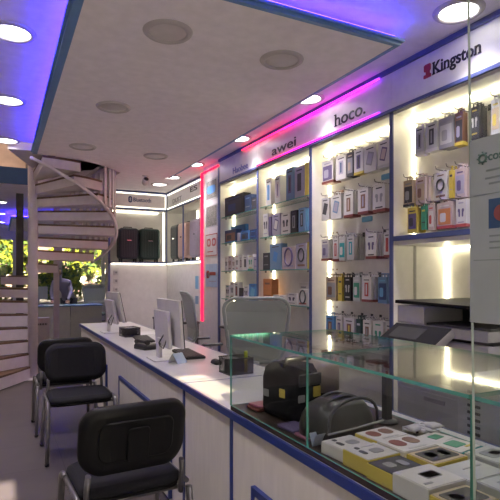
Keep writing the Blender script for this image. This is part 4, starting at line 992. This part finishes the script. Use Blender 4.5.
# ================= spiral stair =================
t = thing('spiral_staircase', 'white spiral staircase with brown wooden treads rising through the ceiling opening', 'staircase', (SX, SY, 0))
q = MB(); q.lathe([(0, 0), (.065, 0), (.065, 4.0), (0, 4.0)], M['stair'], seg=24); q.build('pole', t)
q = MB(); q.lathe([(0, .0), (.16, 0), (.16, .012), (.066, .02)], M['stair'], seg=24); q.build('foot_plate', t)
RZ = .178
OFFA = {9: 15, 8: 14, 7: 12, 6: 10, 5: 8, 4: 6, 3: 4, 2: 2}
ang = lambda k: math.radians(264 - 20 * (k - 1) + OFFA.get(k, 0)) - TH
for k in range(1, 18):
    z = RZ * k; a0, a1 = ang(k), ang(k) - math.radians(25)
    def wedge(mb, z0, z1, m, r0=.066, r1=1.08, e=0):
        n = 4; pts = [(r0 * math.cos(a0), r0 * math.sin(a0))] + [(r1 * math.cos(a0 + (a1 - a0) * i / n), r1 * math.sin(a0 + (a1 - a0) * i / n)) for i in range(n + 1)] + [(r0 * math.cos(a1), r0 * math.sin(a1))]
        mb.prism(pts[::-1], z0, z1, m)
    q = MB(); wedge(q, z - (.135 if k > 6 else .168), z - .025, M['stair']); tr = q.build('tread_box', t)
    q = MB(); wedge(q, z - .0245, z, M['wood'], .067, 1.085); q.build('tread_board', tr)
for k in range(10, 15):
    for f in (.15, .5, .85):
        a = ang(k) - math.radians(20) * f; z = RZ * k
        q = MB(); q.box((1.1 * math.cos(a), 1.1 * math.sin(a), z + .46), (.012, .065, 1.2), M['stair'], Matrix.Rotation(a, 3, 'Z')); q.build('baluster', t)
pts = []
for i in range(0, 61):
    k = 11 + i / 60 * 6.6; a = ang(k); pts.append((1.115 * math.cos(a), 1.115 * math.sin(a), RZ * k - .33))
q = MB(); q.tube(pts, .022, M['stair'], 8); q.build('stringer_rail', t)
pts = []
for i in range(0, 61):
    k = 10 + i / 60 * 4.9; a = ang(k); pts.append((1.105 * math.cos(a), 1.105 * math.sin(a), RZ * k + 1.07))
q = MB(); q.tube(pts, .025, M['stair'], 8); q.build('handrail', t)

# ================= far end of the shop =================
q = MB(); q.bb(-.06, .06, -.06, .06, 0, 2.878, mat('dark_post_paint', (.05, .05, .055), .5)); o = q.build('column_dark'); o.location = (.32, 9.8, 0); struct(o)
t = thing('reception_desk', 'pale desk with a dark top at the far end behind the staircase', 'desk', (1.6, 12.1, 0))
for x0, x1 in ((-1.05, -.19), (-.18, .5)):
    q = MB(); q.bb(x0, x1, -.3, -.28, 0, .74, mat('pale_olive_laminate', (.56, .53, .45), .5)); q.build('front_panel', t)
q = MB(); q.bb(-1.07, .52, -.32, .35, .741, .765, M['dustblue']); q.build('desk_top', t)
q = MB(); q.bb(-1.05, -1.03, -.27, .33, 0, .74, M['white']); q.build('side_panel', t); q = MB(); q.bb(.48, .5, -.27, .33, 0, .74, M['white']); q.build('side_panel', t)
task_chair('far grey mesh office chair standing behind the reception desk', (2.14, 12.95, 0), math.radians(165))
t = thing('monitor', 'small grey monitor on the left end of the far reception desk', 'monitor', (.78, 12.15, .765), .3, 'far monitors')
q = MB(); q.slab(.4, .28, .01, [(0, -.015), (0, .015)], M['grey'], Matrix.Translation((0, 0, .28)) @ ROTB.to_4x4(), 4, None, False); q.build('screen', t); q = MB(); q.box((0, .02, .08), (.05, .03, .16), M['grey']); q.build('neck', t); q = MB(); q.slab(.2, .16, .02, [(0, 0), (0, .01)], M['grey'], Matrix()); q.build('stand_base', t)
q = MB(); q.bb(-.15, .15, -.1, .1, 0, .004, M['paper']); o = q.build('paper_sheet'); o.location = (1.12, 11.98, .765); tag(o, 'white papers before the person at the far desk', 'paper')
t = thing('socket_board', 'white low cabinet with a row of sockets behind the stair', 'cabinet', (.72, 10.4, 0))
q = MB(); q.bb(-.14, .14, -.1, .1, 0, .62, M['white']); q.build('cabinet_body', t)
q = MB(); q.slab(.2, .05, .008, [(0, 0), (0, .012)], M['lgrey'], Matrix.Translation((0, -.1005, .5)) @ ROTB.to_4x4(), 3); sb = q.build('socket_strip', t)
for k in range(4): q = MB(); q.slab(.03, .03, .014, [(0, .012), (0, .014)], M['dark'], Matrix.Translation((-.07 + k * .046, -.1005, .5)) @ ROTB.to_4x4(), 3); q.build('socket_hole', sb)
t = thing('upright_post', 'slim white upright standing behind the stair beside the socket cabinet', 'post', (.98, 10.3, 0))
q = MB(); q.bb(-.05, .05, -.03, .03, 0, 2.879, M['stair']); q.build('shaft', t)
# person bending over the far desk
def skin_body(name, verts, edges, radii, m, parent, sub=2):
    me = bpy.data.meshes.new(name); me.from_pydata(verts, edges, []); o = bpy.data.objects.new(name, me); COL.objects.link(o)
    md = o.modifiers.new('skin', 'SKIN'); md.use_smooth_shade = True
    for i, r in enumerate(radii): me.skin_vertices[0].data[i].radius = r if isinstance(r, tuple) else (r, r); me.skin_vertices[0].data[i].use_root = (i == 0)
    s = o.modifiers.new('sub', 'SUBSURF'); s.levels = s.render_levels = sub
    me.materials.append(m); o.parent = parent; return o
px, py = 1.36, 12.95
t = thing('person', 'person with dark hair and a grey shirt bending over the far desk', 'person', (px, py, 0), math.radians(-5))
# faces -Y and a little to -X: hips behind, torso leaning forward, hands on the desk
V = [(.16, .12, .93), (.12, .02, 1.05), (.05, -.12, 1.19), (-.01, -.25, 1.29), (-.05, -.32, 1.34), (-.08, -.37, 1.39), (-.09, -.40, 1.44), (-.10, -.42, 1.50),
     (-.18, -.22, 1.27), (-.24, -.30, 1.05), (-.22, -.46, .86), (.15, -.28, 1.27), (.2, -.38, 1.04), (.12, -.53, .86),
     (.06, .12, .86), (.05, .06, .48), (.05, .12, .07), (.05, .02, .035), (.26, .14, .86), (.27, .08, .48), (.27, .14, .07), (.27, .04, .035)]
E = [(0, 1), (1, 2), (2, 3), (3, 4), (4, 5), (5, 6), (6, 7), (3, 8), (8, 9), (9, 10), (3, 11), (11, 12), (12, 13), (0, 14), (14, 15), (15, 16), (16, 17), (0, 18), (18, 19), (19, 20), (20, 21)]
Rr = [.15, .14, .155, .13, .07, .06, .09, .07, .07, .05, .032, .07, .05, .032, .085, .06, .042, .035, .085, .06, .042, .035]
bodyp = skin_body('body', V, E, Rr, M['shirt'], t)
q = MB(); q.lathe([(0, -.115), (.045, -.105), (.07, -.06), (.078, 0), (.074, .05), (.05, .095), (0, .115)], M['skin'], Matrix.Translation((-.10, -.43, 1.49)) @ Matrix.Rotation(.5, 4, 'X'), 20)
q.box((-.10, -.51, 1.455), (.022, .03, .035), M['skin'], None, .006)
for s in (-1, 1): q.slab(.02, .05, .009, [(0, 0), (0, .012)], M['skin'], Matrix.Translation((-.10 + s * .078, -.42, 1.48)) @ Matrix.Rotation(PI / 2, 4, 'Y')); q.slab(.022, .012, .005, [(0, 0), (0, .004)], M['hair'], Matrix.Translation((-.10 + s * .03, -.505, 1.478)) @ ROTB.to_4x4())
q.slab(.045, .01, .004, [(0, 0), (0, .004)], M['brownred'], Matrix.Translation((-.10, -.496, 1.425)) @ ROTB.to_4x4()); q.build('head', t)
q = MB(); q.lathe([(.088, -.03), (.09, .02), (.082, .065), (.055, .108), (0, .128)], M['hair'], Matrix.Translation((-.10, -.415, 1.50)) @ Matrix.Rotation(.15, 4, 'X'), 20); q.build('hair', t)
for s, hx, hy in ((-1, -.22, -.46), (1, .12, -.53)):
    q = MB(); q.slab(.075, .085, .02, [(.008, -.012), (0, 0), (.008, .012)], M['skin'], Matrix.Translation((hx, hy - .03, .835)) @ Matrix.Rotation(.45, 4, 'X'))
    for k in range(4): q.tube([(hx - .028 + k * .019, hy - .07, .815), (hx - .03 + k * .02, hy - .105 - .008 * (k in (1, 2)), .795), (hx - .03 + k * .02, hy - .125 - .012 * (k in (1, 2)), .777)], [.009, .0085, .006], M['skin'], 6)
    q.tube([(hx - s * .03, hy - .02, .83), (hx - s * .055, hy - .05, .81), (hx - s * .055, hy - .08, .79)], [.011, .01, .007], M['skin'], 6); q.build('hand', t)
q = MB(); q.tube([(.16, .13, .95), (.16, .13, .84)], [.165, .15], M['trouser'], 14, False, .8)
for x in (.055, .265): q.tube([(x, .13, .88), (x, .065, .48), (x, .125, .09)], [.10, .075, .058], M['trouser'], 12)
q.build('trousers', t)
# far ceiling panel with blue glow
bxs('ceiling_panel_far', .25, 2.3, 12.3, 15.6, 2.70, 2.73, M['ceil'])
q = MB(); q.bb(.21, .2495, 12.26, 15.6, 2.695, 2.75, M['steelblue']); q.bb(.25, 2.3, 12.26, 12.2995, 2.695, 2.75, M['steelblue']); struct(q.build('trim_3'))
t = thing('blue_light_strip', 'blue light strip around the far ceiling panel seen past the staircase', 'light strip')
bx('led_line', .225, .24, 12.3, 15.6, 2.7505, 2.76, M['ledblue'], t); bx('led_line', .25, 2.3, 12.27, 12.285, 2.7505, 2.76, M['ledblue'], t)
for x, y, n in ((.02, 11.0, 'nearest of the far three'), (.02, 13.0, 'second of the far three'), (.02, 15.0, 'last before the far window'), (1.5, 12.2, 'added over the desk to brighten the person'), (2.6, 14, 'behind the suitcase partition')):  # the downlight over the desk is added to brighten the person
    downlight(x, y, 2.879, True, 'small lit downlight of the far ceiling, ' + n, 'far downlights')
# far window
for i, (x0, x1) in enumerate(((-2.2, -.9), (-.9, .4), (.4, 1.7), (1.7, 3.0), (3.0, 4.6))):
    t = MB(); FB = mat('window_frame_white', (.6, .6, .6), .5)
    for a in ((x0, x1, .55, .62), (x0, x1, 2.52, 2.6)): t.bb(a[0], a[1], 16.6, 16.68, a[2], a[3], FB)
    t.bb(x0, x0 + .05, 16.6, 16.68, .62, 2.52, FB); t.bb(x1 - .05, x1, 16.6, 16.68, .62, 2.52, FB)
    o = struct(t.build('window_%d' % (i + 1))); g = pane('window_pane', x0 + .05, x1 - .05, 16.63, 16.638, .62, 2.52, o)
bxs('wall_far_upper', -2.2, 4.6, 16.6, 16.75, 2.6, 5.5, M['wallw']); bxs('wall_far_lower', -2.2, 4.6, 16.6, 16.75, 0, .55, M['wallw'])
# street outside
struct(bx('street', -20, 24, 16.76, 60, -.12, -.02, mat('street_paving', (.16, .145, .13), .8)))
LEAF = [mat('leaf_yellow_green', (.26, .28, .02), .6, var=.3), mat('leaf_green', (.08, .13, .02), .6, var=.3), mat('leaf_dark', (.05, .09, .02), .6, var=.3)]
BARK = mat('bark', (.1, .07, .05), .9)
def tree(label, x, y, h, r, n, cz):
    t = thing('tree', label, 'tree', (x, y, -.02), 0, 'trees outside the far window')
    q = MB(); q.tube([(0, 0, 0), (.05, 0, cz * .5), (0, .05, cz + r * .4)], [.12, .1, .04], BARK, 8)
    q.tube([(.03, 0, cz * .5), (.4, .1, cz), (.6, .1, cz + .3)], [.06, .04, .02], BARK, 6); q.tube([(.03, 0, cz * .6), (-.4, -.1, cz), (-.6, -.1, cz + .3)], [.06, .04, .02], BARK, 6); q.build('trunk', t)
    q = MB(); ii = [q.mi(m) for m in LEAF]
    for k in range(n):
        v = Vector((random.gauss(0, 1), random.gauss(0, 1), random.gauss(0, .8))).normalized() * r * random.uniform(.55, 1.0)
        v *= .8 + .35 * math.sin(v.x * 5 / r) * math.sin(v.z * 6 / r + 1)
        c = v + Vector((0, 0, cz)); u = Vector((random.gauss(0, 1), random.gauss(0, 1), random.gauss(0, 1))).normalized(); w = u.orthogonal().normalized(); s = random.uniform(.08, .16)
        f = q.bm.faces.new([q.bm.verts.new(p) for p in (c - u * s * 1.3, c + w * s * .6, c + u * s * 1.3, c - w * s * .6)]); f.material_index = random.choice([ii[0], ii[0], ii[1], ii[2]])
    q.build('foliage', t); return t
tree('yellow-green tree outside the window left of the stair pole', .6, 27, 4, 1.9, 3600, 2.7)
tree('green tree outside the far window behind the staircase', 4.4, 28.5, 4, 1.8, 3000, 2.6)
tree('tree outside the far window behind the suitcase partition', 8.4, 27, 4, 1.8, 1600, 2.6)
tree('tree outside the window beyond the leftmost frame edge', -3.4, 27, 4, 1.9, 1600, 2.6)
for x, y, l in ((-.6, 24.6, 'low leafy bush outside below the yellow-green tree'), (2.6, 24.8, 'low leafy bush outside the window behind the bending person'), (5.6, 25, 'low leafy bush outside behind the suitcase partition')):
    t = tree(l, x, y, 2, 1.25, 1900, 1.15); t['group'] = 'bushes outside the far window'; t['category'] = 'bush'; t.name = 'bush'
BR = mat('terracotta_wall', (.18, .11, .085), .8, scale=3, var=.3)
t = thing('street_building', 'terracotta street building with pale windows beyond the trees', 'building', (2, 44, 0))
q = MB(); q.bb(-16, 16, 0, 3, -.02, 5, BR); q.build('facade', t)
for k in range(9):
    q = MB(); q.bb(-8 + k * 1.9, -7.1 + k * 1.9, -.03, -.001, .9, 2.2, M['cardg']); q.build('window', t)
# ================= light =================
def area(name, loc, rot, sx, sy, e, col):
    l = bpy.data.lights.new(name, 'AREA'); l.shape = 'RECTANGLE'; l.size = sx; l.size_y = sy; l.energy = e; l.color = col
    o = bpy.data.objects.new(name, l); COL.objects.link(o); o.location = loc; o.rotation_euler = rot; return o
area('upstairs_fill_light', (0.2, 8.6, 5.3), (0, 0, 0), 1.2, 1.2, 40, (1, .75, .55))  # unseen light, added to brighten the beige wall upstairs
su = bpy.data.lights.new('sun', 'SUN'); su.energy = 24; su.angle = math.radians(.6); su.color = (1, .88, .7)
so = bpy.data.objects.new('sun', su); COL.objects.link(so); so.rotation_euler = (math.radians(65), 0, 0)
w = bpy.data.worlds.new('sky'); SC.world = w; w.use_nodes = True; N = w.node_tree.nodes; L = w.node_tree.links
sk = N.new('ShaderNodeTexSky'); sk.sky_type = 'HOSEK_WILKIE'; sk.sun_direction = (0, -.9, .42); sk.turbidity = 3
bg = N['Background']; bg.inputs[1].default_value = 1.0; L.new(sk.outputs[0], bg.inputs[0])

# ================= camera =================
cd = bpy.data.cameras.new('camera'); cd.lens = 36; cd.sensor_width = 36; cd.shift_y = (HZ - 250) / 500; cd.clip_start = .02
co = bpy.data.objects.new('camera', cd); COL.objects.link(co); co.location = (0, 0, H); co.rotation_euler = (PI / 2, 0, -TH); SC.camera = co
SC.view_settings.view_transform = 'Standard'; SC.view_settings.look = 'None'; SC.view_settings.gamma = 1; SC.view_settings.exposure = .97
SC.view_settings.use_curve_mapping = False
SC.cycles.use_denoising = True; SC.cycles.max_bounces = 10; SC.cycles.diffuse_bounces = 5; SC.cycles.transparent_max_bounces = 24; SC.cycles.sample_clamp_indirect = 6
